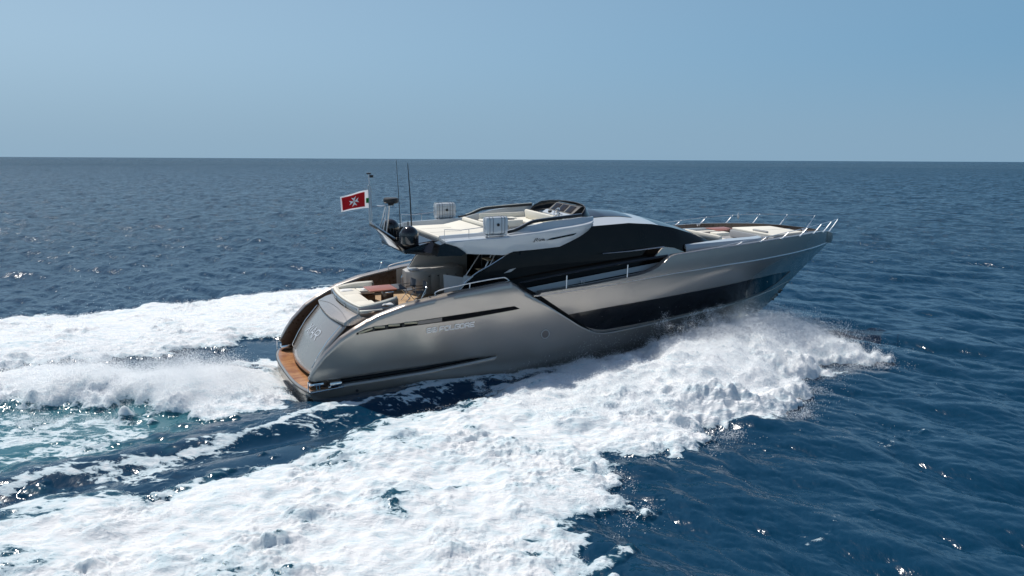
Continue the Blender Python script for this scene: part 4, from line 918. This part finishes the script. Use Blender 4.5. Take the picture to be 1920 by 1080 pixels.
# radar on its bracket
g = G(); g.lathe((4.27, .3, 6.33), [(0, 0), (.24, 0), (.28, .04), (.28, .15), (.25, .19), (0, .2)], 28); g.lathe((4.27, .3, 6.24), [(0, 0), (.10, 0), (.12, .09), (0, .09)], 14); RAD = part(g, 'radar_scanner', 'matt_black', ARCH)
g = G(); g.tube([(4.2, .3, 6.24), (4.05, .3, 5.0)], .028, 6); g.tube([(4.05, .3, 6.2), (3.85, .45, 5.3)], .018, 6); g.tube([(4.05, .15, 6.2), (3.85, 0, 5.3)], .018, 6); g.box((4.02, .3, 6.24), (.55, .22, .03), bev=.01); g.tube([(3.42, 0.02, 6.25), (4.0, .3, 6.24)], .01, 5)
part(g, 'radar_bracket', 'steel', ARCH)
for x, y, zt in ((4.62, .55, 7.90), (4.86, -.05, 7.80)):
    g = G(); r0 = .016 if y > .2 else .028; g.tube([(x + .10, y, 4.95), (x + .08, y, 5.5), (x + .04, y, 6.6), (x - .03, y, zt)], [r0 + .01, r0, r0 * .8, r0 * .45], 7); part(g, 'whip_antenna', 'antenna', ARCH)
for x, y, h in ((4.55, -.45, .5), (4.75, -.6, .4), (4.7, -.35, .75), (4.5, .35, .3)):
    g = G(); g.tube([(x, y, 4.9), (x, y, 4.95 + h)], .022, 6); g.lathe((x, y, 4.92), [(0, 0), (.06, 0), (.05, .08), (0, .1)], 10); part(g, 'stub_antenna', 'matt_black', ARCH)
g = G(); g.lathe((4.62, -.25, 5.25), [(0, 0), (.09, 0), (.09, .05), (0, .08)], 12); g.box((4.62, -.2, 5.1), (.12, .3, .24), bev=.02); part(g, 'camera_housing', 'matt_black', ARCH)
# ensign staff
g = G(); g.tube([(3.36, .02, 5.62), (3.34, .02, 7.02)], .026, 7); g.tube([(3.42, -.03, 5.62), (3.40, -.03, 7.0)], .022, 7); g.tube([(3.37, 0, 7.0), (3.36, 0, 7.44)], .014, 6)
FP = part(g, 'flag_staff', 'steel', ARCH)
g = G(); g.box((3.36, 0, 7.46), (.16, .08, .05), bev=.01); g.box((3.46, 0, 7.36), (.12, .08, .09), bev=.01); g.tube([(3.36, 0, 7.42), (3.47, 0, 7.37)], .01, 5); part(g, 'masthead_light', 'matt_black', FP)
g = G(); g.lathe((3.36, 0, 7.02), [(0, 0), (.035, 0), (.035, .05), (0, .06)], 10); part(g, 'staff_collar', 'chrome', FP)
# ---- foredeck
g = G(); rows = []
for x in np.linspace(16.2, 21.0, 30):
    yo = ip(x, [16.2, 17.5, 19, 20.4, 20.8, 21.0], [2.2, 2.12, 2.02, 1.92, 1.75, 1.5]); yi = yo - ip(x, [16.2, 17.5, 19, 20.6, 21], [.1, .3, .5, .45, .3])
    rows.append([(x, -yo - .05, 3.8), (x, -yo, 4.28), (x, -yo + .06, 4.38), (x, -yi, 4.40), (x, -yi + .04, 4.0)])
g.grid(rows); g.mirror(); FD = part(g, 'foredeck_coaming', 'white', solid=.03)
FP_ = cush('bow_sunpad', (22.9, 0, 4.32), (2.2, 2.8, .13)); 
FP_.data.transform(Matrix.Identity(4))
for v in FP_.data.vertices:
    if v.co.x > 22.9: v.co.y *= 1 - .22 * (v.co.x - 22.9)
cush('pad_seam', (22.9, 0, 4.388), (2.0, .015, .004), FP_, 'taupe_dark', bev=0); cush('pad_fold', (22.0, -.35, 4.42), (.16, .9, .10), FP_, 'cabinet', bev=.03)
cush('pad_plinth', (22.85, 0, 4.1), (2.2, 2.9, .34), FP_, 'grey', bev=.03)
BS = cush('bow_sofa', (19.15, 0, 4.22), (.6, 2.4, .14)); cush('sofa_arm', (20.05, -1.32, 4.24), (1.5, .36, .14), BS); cush('sofa_arm', (20.05, 1.32, 4.24), (1.5, .36, .14), BS); cush('sofa_back', (18.88, 0, 4.36), (.16, 2.5, .24), BS, bev=.06); cush('sofa_plinth', (19.2, 0, 4.02), (.6, 2.5, .3), BS, 'cabinet', bev=.02)
cush('sofa_box', (19.75, -.15, 4.38), (.75, .5, .16), BS, bev=.03)
BT = cush('bow_table', (20.35, .62, 4.50), (1.1, .62, .04), mat='table', bev=.015); cush('table_wing', (20.15, .18, 4.49), (.7, .25, .03), BT, 'table', bev=.01); g = G(); g.tube([(20.3, .4, 3.9), (20.3, .4, 4.47)], .05, 8); part(g, 'table_column', 'steel', BT)
g = G(); g.lathe((25.3, .1, 4.06), [(0, 0), (.16, 0), (.14, .1), (.09, .13), (.12, .2), (0, .22)], 16); g.box((25.65, -.2, 4.12), (.4, .1, .08), bev=.02); g.tube([(25.4, 0, 4.15), (26.7, 0, 4.12)], .03, 6); part(g, 'anchor_windlass', 'steel')
for sy in (-1, 1):
    g = G(); g.tube([(24.7, sy * .95, 4.08), (24.7, sy * .95, 4.2), (25.1, sy * .85, 4.22), (25.1, sy * .85, 4.1)], .02, 6); part(g, 'bow_cleat', 'chrome')
    for x, y in ((10.95, 2.62), (20.5, 2.3)):
        g = G(); zc_ = 3.32 if x < 12 else 4.42
        g.tube([(x - .14, sy * y, zc_ + .07), (x + .14, sy * y, zc_ + .07)], .018, 6); g.tube([(x - .05, sy * y, zc_ - .03), (x - .05, sy * y, zc_ + .07)], .016, 6); g.tube([(x + .05, sy * y, zc_ - .03), (x + .05, sy * y, zc_ + .07)], .016, 6); part(g, 'side_cleat', 'chrome')
# bow rail
ST_B = [(18.3, 2.92, .13), (19.6, 2.89, .18), (21.0, 2.72, .26), (22.37, 2.42, .34), (23.7, 1.96, .41), (24.95, 1.38, .47), (26.1, .70, .57)]
for sy in (-1, 1):
    tops = []; RL = None; g = G()
    for x, y, h in ST_B: tops.append(Vector((x + .26 + .42 * h, sy * (y + .03), sheer_z(x) + .03 + h)))
    g.tube(smooth_path([Vector((17.2, sy * 2.95, 4.33))] + tops, 5), .011 if sy > 0 else .014, 6); RL = part(g, 'bow_rail', 'rail')
    for (x, y, h), t in zip(ST_B, tops):
        b = Vector((x, sy * y, sheer_z(x) + .0)); g = G(); m_ = b.lerp(t, .35); g.tube([b, m_], .029, 8); g.tube([m_, t], .017, 7); g.lathe(tuple(b), [(0, 0), (.045, 0), (.035, .04), (0, .05)], 10); part(g, 'stanchion', 'rail', RL)
g = G(); g.lathe((23.05, 2.35, 4.6), [(0, -.0), (.035, .03), (.06, .1), (.05, .22), (0, .36)], 12)
part(g, 'rail_light', 'white')
# side deck gates and quarter hand rails
for sy in (-1, 1):
    for x in (10.02, 12.75):
        zz = btop(x); g = G(); g.tube([(x, sy * (buly(x, zz) - .05), zz), (x + .01, sy * (buly(x, zz) - .05), zz + .50)], .024, 7); part(g, 'gate_post', 'rail')
    g = G(); g.tube(smooth_path([(4.86, sy * 2.66, 3.34), (4.98, sy * 2.68, 3.52), (6.2, sy * 2.72, 3.70), (7.35, sy * 2.74, 3.80), (7.6, sy * 2.74, 3.76), (7.75, sy * 2.74, 3.62)], 4), .022, 7); g.tube([(6.15, sy * 2.72, 3.5), (6.17, sy * 2.72, 3.69)], .02, 6); part(g, 'quarter_rail', 'rail')
    g = G(); g.tube([(4.4, sy * 2.55, 3.3), (4.55, sy * 2.6, 3.62)], .012, 5); g.lathe((4.56, sy * 2.6, 3.62), [(0, 0), (.035, .02), (.035, .06), (0, .08)], 8); part(g, 'stern_light_post', 'chrome')
    # dark beam bridging the side deck opening
    g = G(); pth = [(8.1, sy * 2.80, 3.56), (9.5, sy * 2.83, 3.72), (11.0, sy * 2.83, 3.86), (13.0, sy * 2.83, 4.02), (14.78, sy * 2.83, 4.14)]
    g.tube(pth, [.035, .045, .055, .06, .05], 6); part(g, 'side_beam', 'black')
    g = G(); g.lathe((14.80, sy * 2.86, 4.15), [(0, -.04), (.045, -.03), (.045, .03), (0, .04)], 10); part(g, 'beam_end', 'chrome')
    g = G(); g.tube([(11.9, sy * 2.50, 4.36), (13.0, sy * 2.66, 4.40), (14.63, sy * 2.76, 4.49)], [.012, .02, .028], 6); part(g, 'side_flash', 'steel')
    g = G(); g.prism([(14.2, sy * 2.74, 4.10), (14.62, sy * 2.74, 4.49), (15.12, sy * 2.78, 4.42), (15.6, sy * 2.84, 4.24), (14.95, sy * 2.84, 4.16)], (0, -sy * .06, 0)); part(g, 'bulwark_return', 'taupe')
    g = G(); g.prism([(7.68, sy * 2.365, 3.88), (7.92, sy * 2.36, 4.0), (8.19, sy * 2.35, 4.04), (7.97, sy * 2.36, 3.91)], (0, sy * .012, 0)); part(g, 'pale_lens_shape', 'grey')  # small pale lens-shaped plate on the side glass
    # silver flash in the side glass
    g = G(); g.prism([(11.6, sy * 2.22, 4.48), (11.9, sy * 2.21, 4.53), (15.9, sy * 2.16, 4.52), (15.9, sy * 2.16, 4.48), (11.9, sy * 2.22, 4.48)], (0, -sy * .05, 0)) if False else None

# ================================================================== THINGS ON BOARD
def sub(e, g, name, mat, **k): 
    o = g.build(name, mat, e, **k); return o
# life raft canisters
def raft(name, label, x, y, z, rz, net):
    e = thing(name, label, 'life raft', (x, y, z), rz, 'life raft canisters')
    hx, hy_, hz, k = .45, .18, .31, .09
    g = G(); g.box((0, 0, .42), (2 * hx, 2 * hy_, 2 * hz), bev=k); b_ = sub(e, g, 'canister', 'white')
    def loop(A, B):
        P = [(A - k, B), (A - k * .29, B - k * .29), (A, B - k)]
        q = P + [(A, -(B - k)), (A - k * .29, -(B - k * .29)), (A - k, -B)]
        q = q + [(-u, v) for u, v in reversed(q)]; return q + [q[0]]
    for sx in (-.30, -.17, .17, .29):
        g = G(); g.tube([(sx, u, .42 + v) for u, v in loop(hy_ + .004, hz + .004)], .010, 5, cap=False); sub(e, g, 'strap', 'sling')
    g = G(); g.tube([(u, 0, .42 + v) for u, v in loop(hx + .004, hz + .004)], .012, 6, cap=False); sub(e, g, 'canister_joint', 'grey')
    if net:
        for zz in (.26, .42, .58):
            g = G(); g.tube([(u, v, zz) for u, v in loop(hx + .003, hy_ + .003)], .010, 5, cap=False); sub(e, g, 'net_cord', 'cabinet')
        for sx in (-.4, -.08, .05): 
            g = G(); g.tube([(sx, u, .42 + v) for u, v in loop(hy_ + .004, hz + .004)], .010, 5, cap=False); sub(e, g, 'net_cord', 'cabinet')
    g = G(); g.lathe((.02, -.19, .45), [(0, 0), (.055, 0), (.05, -.04), (0, -.05)], 10, axis='Y'); g.lathe((.44, -.05, .36), [(0, 0), (.05, 0), (.05, .04), (0, .05)], 10, axis='X'); sub(e, g, 'release_catch', 'matt_black')
    g = G(); g.tube([(-.3, -.1, .12), (-.3, -.1, -.0)], .03, 6); g.tube([(.3, -.1, .12), (.3, -.1, -.0)], .03, 6); g.tube([(.3, .1, .12), (.3, .1, 0)], .03, 6); g.tube([(-.3, .1, .12), (-.3, .1, 0)], .03, 6); g.box((0, 0, .07), (.8, .3, .03), bev=.01); sub(e, g, 'cradle', 'steel')
    g = G(); g.tube([(-.42, -.05, .6), (-.46, -.08, .3)], .02, 6); sub(e, g, 'lashing', 'steel')
raft('life_raft', 'white life raft canister with dark straps on the near side of the flybridge', 7.28, -2.46, 5.28, 0, False)
raft('life_raft', 'white netted life raft canister on the far rail behind the black domes', 7.28, 2.46, 5.28, 0, True)
# ensign
def flag():
    e = thing('ensign_flag', 'dark red flag with white border and white eight pointed cross on the stern staff', 'flag', (3.33, 0, 6.20))
    W_, Hh = 1.04, .66
    def P(u, v, o=0):   # u along fly (aft), v up
        droop = -.15 * u ** 1.3; top = Hh * (1 - .12 * u); x = -u * W_ ; z = v * top + droop + .02 + .05 * u * (1 - v)
        y = .07 * math.sin(5.2 * u + 1.2 * v) * (.25 + u) + .02 * math.sin(11 * u - 2 * v)
        return (x, y - o, z)
    def sheet(u0, u1, v0, v1, o, nu=24, nv=12):
        return [[P(u0 + (u1 - u0) * i / nu, v0 + (v1 - v0) * j / nv, o) for j in range(nv + 1)] for i in range(nu + 1)]
    def clip(g):
        return g
    g = G(); g.grid(sheet(0, 1, 0, 1, 0)); sub(e, g, 'flag_cloth', 'flagwhite')
    for s in (-1, 1):
        g = G(); g.grid(sheet(.13, .955, .09, .91, .012 * s), flip=s < 0); sub(e, g, 'red_field', 'red')
        g = G(); g.grid(sheet(.0, .09, .28, .55, .012 * s, 4, 4), flip=s < 0); sub(e, g, 'green_patch', 'green')
        g = G(); cx, cy, a = .53, .5, .0
        for k in range(4):
            ca, sa = math.cos(math.pi / 2 * k + .12), math.sin(math.pi / 2 * k + .12)
            arm = [(0, 0), (.17, .085), (.115, 0), (.17, -.085)]
            pts = [P(cx - (ca * p - sa * q) / W_ * 1.15, cy + (sa * p + ca * q) / Hh * 1.15, .026 * s) for p, q in arm]
            g.add(pts, [(0, 1, 2), (0, 2, 3)])
        sub(e, g, 'cross_emblem', 'letter', smooth=False)
flag()
# folding chairs round the cockpit table
def chair(label, x, y, rz):
    e = thing('folding_chair', label, 'chair', (x, y, 2.455), rz, 'folding deck chairs in the cockpit')
    g = G(); g.box((0, 0, .45), (.42, .44, .025), bev=.01); sub(e, g, 'seat', 'sling')
    g = G(); g.box((-.215, 0, .70), (.02, .46, .34), ry=-.10, bev=.008); sub(e, g, 'backrest', 'sling')
    for sy in (-1, 1):
        g = G(); g.tube([(.20, sy * .23, .0), (-.20, sy * .23, .46), (-.24, sy * .23, .88)], .013, 6); sub(e, g, 'leg', 'steel')
        g = G(); g.tube([(-.20, sy * .25, .0), (.20, sy * .25, .46), (.20, sy * .25, .62)], .013, 6); sub(e, g, 'leg', 'steel')
        g = G(); g.box((.0, sy * .25, .64), (.44, .05, .02), bev=.008); sub(e, g, 'armrest', 'matt_black')
chair('grey sling folding chair forward of the cockpit table, nearer the bar cabinet', 5.0, .62, math.pi + .12)
chair('grey sling folding chair forward of the cockpit table, with its back to the saloon doors', 5.22, -.02, math.pi - .1)
# towels
def towel(label, x, y, z, d, rz):
    g = G()
    rows = []
    for i in range(13):
        u = i / 12 - .5; rows.append([(u * d[0], v * d[1], .045 * (1 - (2 * abs(v)) ** 6) * (1 - (2 * abs(u)) ** 6) + .006 * math.sin(9 * u + 5 * v)) for v in np.linspace(-.5, .5, 9)])
    g.grid(rows, flip=True); o = g.build('towel', 'towel', None); o.matrix_world = BM @ Matrix.Translation((x, y, z)) @ Matrix.Rotation(rz, 4, 'Z'); tag(o, label, 'towel', 'folded towels on the stern lounge')
towel('white folded towel lying on the far end of the cream stern sunpad', 2.72, 1.28, 2.93, (.50, .36), .1)
towel('white folded towel on the near armrest of the stern lounge', 3.38, -1.78, 2.99, (.42, .28), -.1)
towel('white folded towel lying inside the far arm of the U-shaped lounge', 3.5, 1.2, 2.93, (.40, .30), .05)
# ================================================================== SPRAY
def to_world(xb, yb):
    return BX + c_ * xb - s_ * yb, BY + s_ * xb + c_ * yb
def flecks(name, P, S, label, cat):
    """many small irregular droplets as one mesh; P n x 3 world, S sizes"""
    n = len(P); r = np.random.default_rng(n)
    base = np.array([(1, 0, 0), (-.5, .87, 0), (-.5, -.87, 0)], float) * 1.15
    q = r.normal(size=(n, 4)); q /= np.linalg.norm(q, axis=1)[:, None]; a, b, c, d = q.T
    Rm = np.stack([1 - 2 * (c * c + d * d), 2 * (b * c - d * a), 2 * (b * d + c * a), 2 * (b * c + d * a), 1 - 2 * (b * b + d * d), 2 * (c * d - b * a), 2 * (b * d - c * a), 2 * (c * d + b * a), 1 - 2 * (b * b + c * c)], -1).reshape(n, 3, 3)
    st = r.uniform(.6, 1.5, size=(n, 1, 3))
    V = np.einsum('nij,kj->nki', Rm, base) * st * S[:, None, None] + P[:, None, :]
    F = np.arange(3 * n).reshape(-1, 3)
    me = bpy.data.meshes.new(name); me.vertices.add(3 * n); me.vertices.foreach_set('co', V.astype(np.float32).ravel())
    me.loops.add(F.size); me.loops.foreach_set('vertex_index', F.ravel().astype(np.int32)); me.polygons.add(len(F)); me.polygons.foreach_set('loop_start', np.arange(0, F.size, 3, dtype=np.int32)); me.polygons.foreach_set('loop_total', np.full(len(F), 3, np.int32)); me.polygons.foreach_set('use_smooth', np.ones(len(F), bool))
    me.update(calc_edges=True)
    o = bpy.data.objects.new(name, me); COL.objects.link(o); me.materials.append(SPRAY)
    return tag(o, label, cat, kind='stuff')
SPRAY, nt_, b_ = new_mat('spray_droplets'); b_.inputs['Base Color'].default_value = (0.975, 0.98, 0.985, 1); b_.inputs['Roughness'].default_value = 0.6; b_.inputs['Specular IOR Level'].default_value = .3
N_ = nt_.nodes.new; tr_ = N_('ShaderNodeBsdfTranslucent'); tr_.inputs['Color'].default_value = (0.975, 0.985, 0.99, 1); mx_ = N_('ShaderNodeMixShader'); mx_.inputs[0].default_value = .5
o_ = [n for n in nt_.nodes if n.type == 'OUTPUT_MATERIAL'][0]; nt_.links.new(b_.outputs[0], mx_.inputs[1]); nt_.links.new(tr_.outputs[0], mx_.inputs[2]); nt_.links.new(mx_.outputs[0], o_.inputs['Surface'])
R5 = np.random.default_rng(51)
def surf(xb, yb): return wake(xb.astype(np.float64), yb.astype(np.float64))
def capx(x): return np.interp(x, [0, 5, 8, 10, 12, 14, 16, 18, 19.5, 21, 22.5, 23.5], [.15, .25, .5, .85, 1.3, 1.75, 2.05, 2.0, 1.7, 1.35, .9, .2])
def bow_spray():
    Ps, Ss = [], []
    # 1 fuzz standing off the bow wave
    n = 560000; x = R5.uniform(6, 23.4, n) ** 1.0; y = R5.uniform(-9.5, -.6, n); H, F, A = surf(x, y)
    m1 = samp(NM, 37.0, x, y + 3); m2 = samp(NL, 23.0, x * .7, y * .7)
    k = F > .35; x, y, H, F, m1, m2 = [v[k] for v in (x, y, H, F, m1, m2)]
    sc = (.015 + np.interp(x, [8, 16, 20, 23], [.055, .06, .11, .16]) * capx(x) / 2) * np.clip(1 + .7 * m1 + .35 * m2, .1, 3)
    z = H + R5.exponential(1, len(x)) * sc * np.clip(H / .6, .15, 1)
    Ps.append(np.stack([x + R5.normal(0, .05, len(x)), y + R5.normal(0, .05, len(x)), z], -1)); Ss.append(R5.uniform(.005, .015, len(x)))
    # 2 ballistic jets peeling off the hull
    nj = 1500; per = 330
    x0 = R5.beta(2.2, 1.5, nj) * 9.5 + 13.3; y0 = -(hull_half(x0) + R5.uniform(.3, 1.6, nj)); cp = capx(x0) * np.interp(x0, [13, 17, 20, 23], [.85, .80, .74, .9]) * R5.uniform(.25, .98, nj) * np.clip(1 + .25 * samp(NM, 37.0, x0 * 2, x0 * 0), .5, 1.5)
    vz = np.sqrt(2 * 9.8 * np.clip(cp - .1, .05, 9)); vy = -R5.uniform(1.8, 7.0, nj); vx = R5.uniform(-3.0, 1.8, nj)
    T = 2 * vz / 9.8; t = R5.beta(1.6, 1.6, (nj, per)) * T[:, None] * R5.uniform(.75, 1.05, (nj, 1))
    sp = .03 + .10 * t
    X = x0[:, None] + vx[:, None] * t + R5.normal(0, 1, t.shape) * sp; Y = y0[:, None] + vy[:, None] * t + R5.normal(0, 1, t.shape) * sp; Z = .1 + vz[:, None] * t - 4.9 * t * t + R5.normal(0, 1, t.shape) * sp * .6
    X, Y, Z = X.ravel(), Y.ravel(), Z.ravel(); H, F, A = surf(X, Y); k = (Z > H - .02) & (Y < -(hull_half(X)) - .02); Ps.append(np.stack([X, Y, Z], -1)[k]); Ss.append(R5.uniform(.004, .013, k.sum()))
    # 3 ragged outer fringe
    n = 420000; x = R5.uniform(3, 24, n); y = R5.uniform(-15.5, -5, n)
    w1 = samp(NM, 37.0, x, y); sd = poly_sd(x.astype(np.float32), y.astype(np.float32), FOAM_STBD) + .35 * w1
    pr = np.exp(-np.abs(sd + .05) / np.where(sd < 0, .30, .9)) * np.clip(.5 + .6 * samp(NL, 23.0, x * .5, y * .5), 0, 1) * np.clip((x - 2) / 10, .25, 1)
    k = R5.random(n) < pr; x, y = x[k], y[k]; H, F, A = surf(x, y); z = np.maximum(H, -.02) + R5.exponential(.07, len(x)) * np.clip((x - 2) / 10, .3, 1.6); Ps.append(np.stack([x, y, z], -1)); Ss.append(R5.uniform(.006, .016, len(x)))
    # 4 fine mist ahead of the jets, beside the stem
    n = 80000; x = R5.normal(22.4, .9, n); y = -np.abs(R5.normal(0, 2.2, n)) - .2; z = R5.exponential(.48, n) * np.clip((25.2 - x) / 3, 0, 1.2); k = (y < -hull_half(x) - .05) & (x < 25) & (z < 1.5); Ps.append(np.stack([x, y, z], -1)[k]); Ss.append(R5.uniform(.004, .009, k.sum()))
    # 5 droplets against the topsides
    n = 7000; x = R5.uniform(7, 19, n); y = -(hull_half(x) + R5.uniform(.25, 1.3, n)); H, F, A = surf(x, y); z = H + R5.exponential(.22, n) * np.interp(x, [7, 12, 21], [.5, 1, 1]); Ps.append(np.stack([x, y - .15, z], -1)); Ss.append(R5.uniform(.004, .012, n))
    P = np.concatenate(Ps); S = np.concatenate(Ss); X, Y = to_world(P[:, 0], P[:, 1]); return np.stack([X, Y, P[:, 2]], -1), S
P_, S_5 = bow_spray(); flecks('bow_spray', P_, S_5, 'white bow spray thrown up along the near side of the hull', 'sea spray')
def stern_spray():
    n = 520000; x = -R5.gamma(2.2, 2.6, n) + .2; y = R5.normal(.8, 1.9, n) + np.interp(x, [-14, 0], [2.3, -.6]); H, F, A = surf(x, y)
    m1 = samp(NM, 37.0, x * .8, y); m2 = samp(NL, 23.0, x * .5, y * .9)
    k = (F > .45) & (x > -16); x, y, H, m1, m2 = [v[k] for v in (x, y, H, m1, m2)]
    sc = np.interp(-x, [0, 1.5, 4, 9, 15], [.03, .10, .20, .22, .16]) * np.clip(1 + .7 * m1 + .3 * m2, .1, 2.5)
    z = H + R5.exponential(1, len(x)) * sc
    P = np.stack([x, y, z], -1); S = R5.uniform(.004, .012, len(x)); X, Y = to_world(P[:, 0], P[:, 1]); return np.stack([X, Y, P[:, 2]], -1), S
P_, S_5 = stern_spray(); flecks('stern_spray', P_, S_5, 'white mist of spray rising from the propeller wash astern of the yacht', 'sea spray')
def wake_froth():
    Ps = []; Ss = []
    n = 200000; x = R5.uniform(-14, 12, n); y = R5.uniform(-19, -5, n); H, F, A = surf(x, y); m2 = samp(NL, 23.0, x * 1.1, y * 1.1 + 2)
    k = (F > .3) & (R5.random(n) < np.clip(.25 + .5 * m2, 0, 1)); x, y, H, m2 = x[k], y[k], H[k], m2[k]
    Ps.append(np.stack([x, y, H + R5.exponential(.012, len(x)) + .004], -1)); Ss.append(R5.uniform(.004, .010, len(x)))
    n = 200000; x = R5.uniform(-16, 6, n); y = R5.uniform(5, 22, n); H, F, A = surf(x, y); k = (F > .3) & (R5.random(n) < .6); x, y, H = x[k], y[k], H[k]
    Ps.append(np.stack([x, y, H + R5.exponential(.03, len(x))], -1)); Ss.append(R5.uniform(.006, .018, len(x)))
    P = np.concatenate(Ps); S = np.concatenate(Ss); X, Y = to_world(P[:, 0], P[:, 1]); return np.stack([X, Y, P[:, 2]], -1), S
P_, S_5 = wake_froth(); flecks('wake_froth', P_, S_5, 'tiny white flecks of froth scattered over the foaming wake', 'froth')
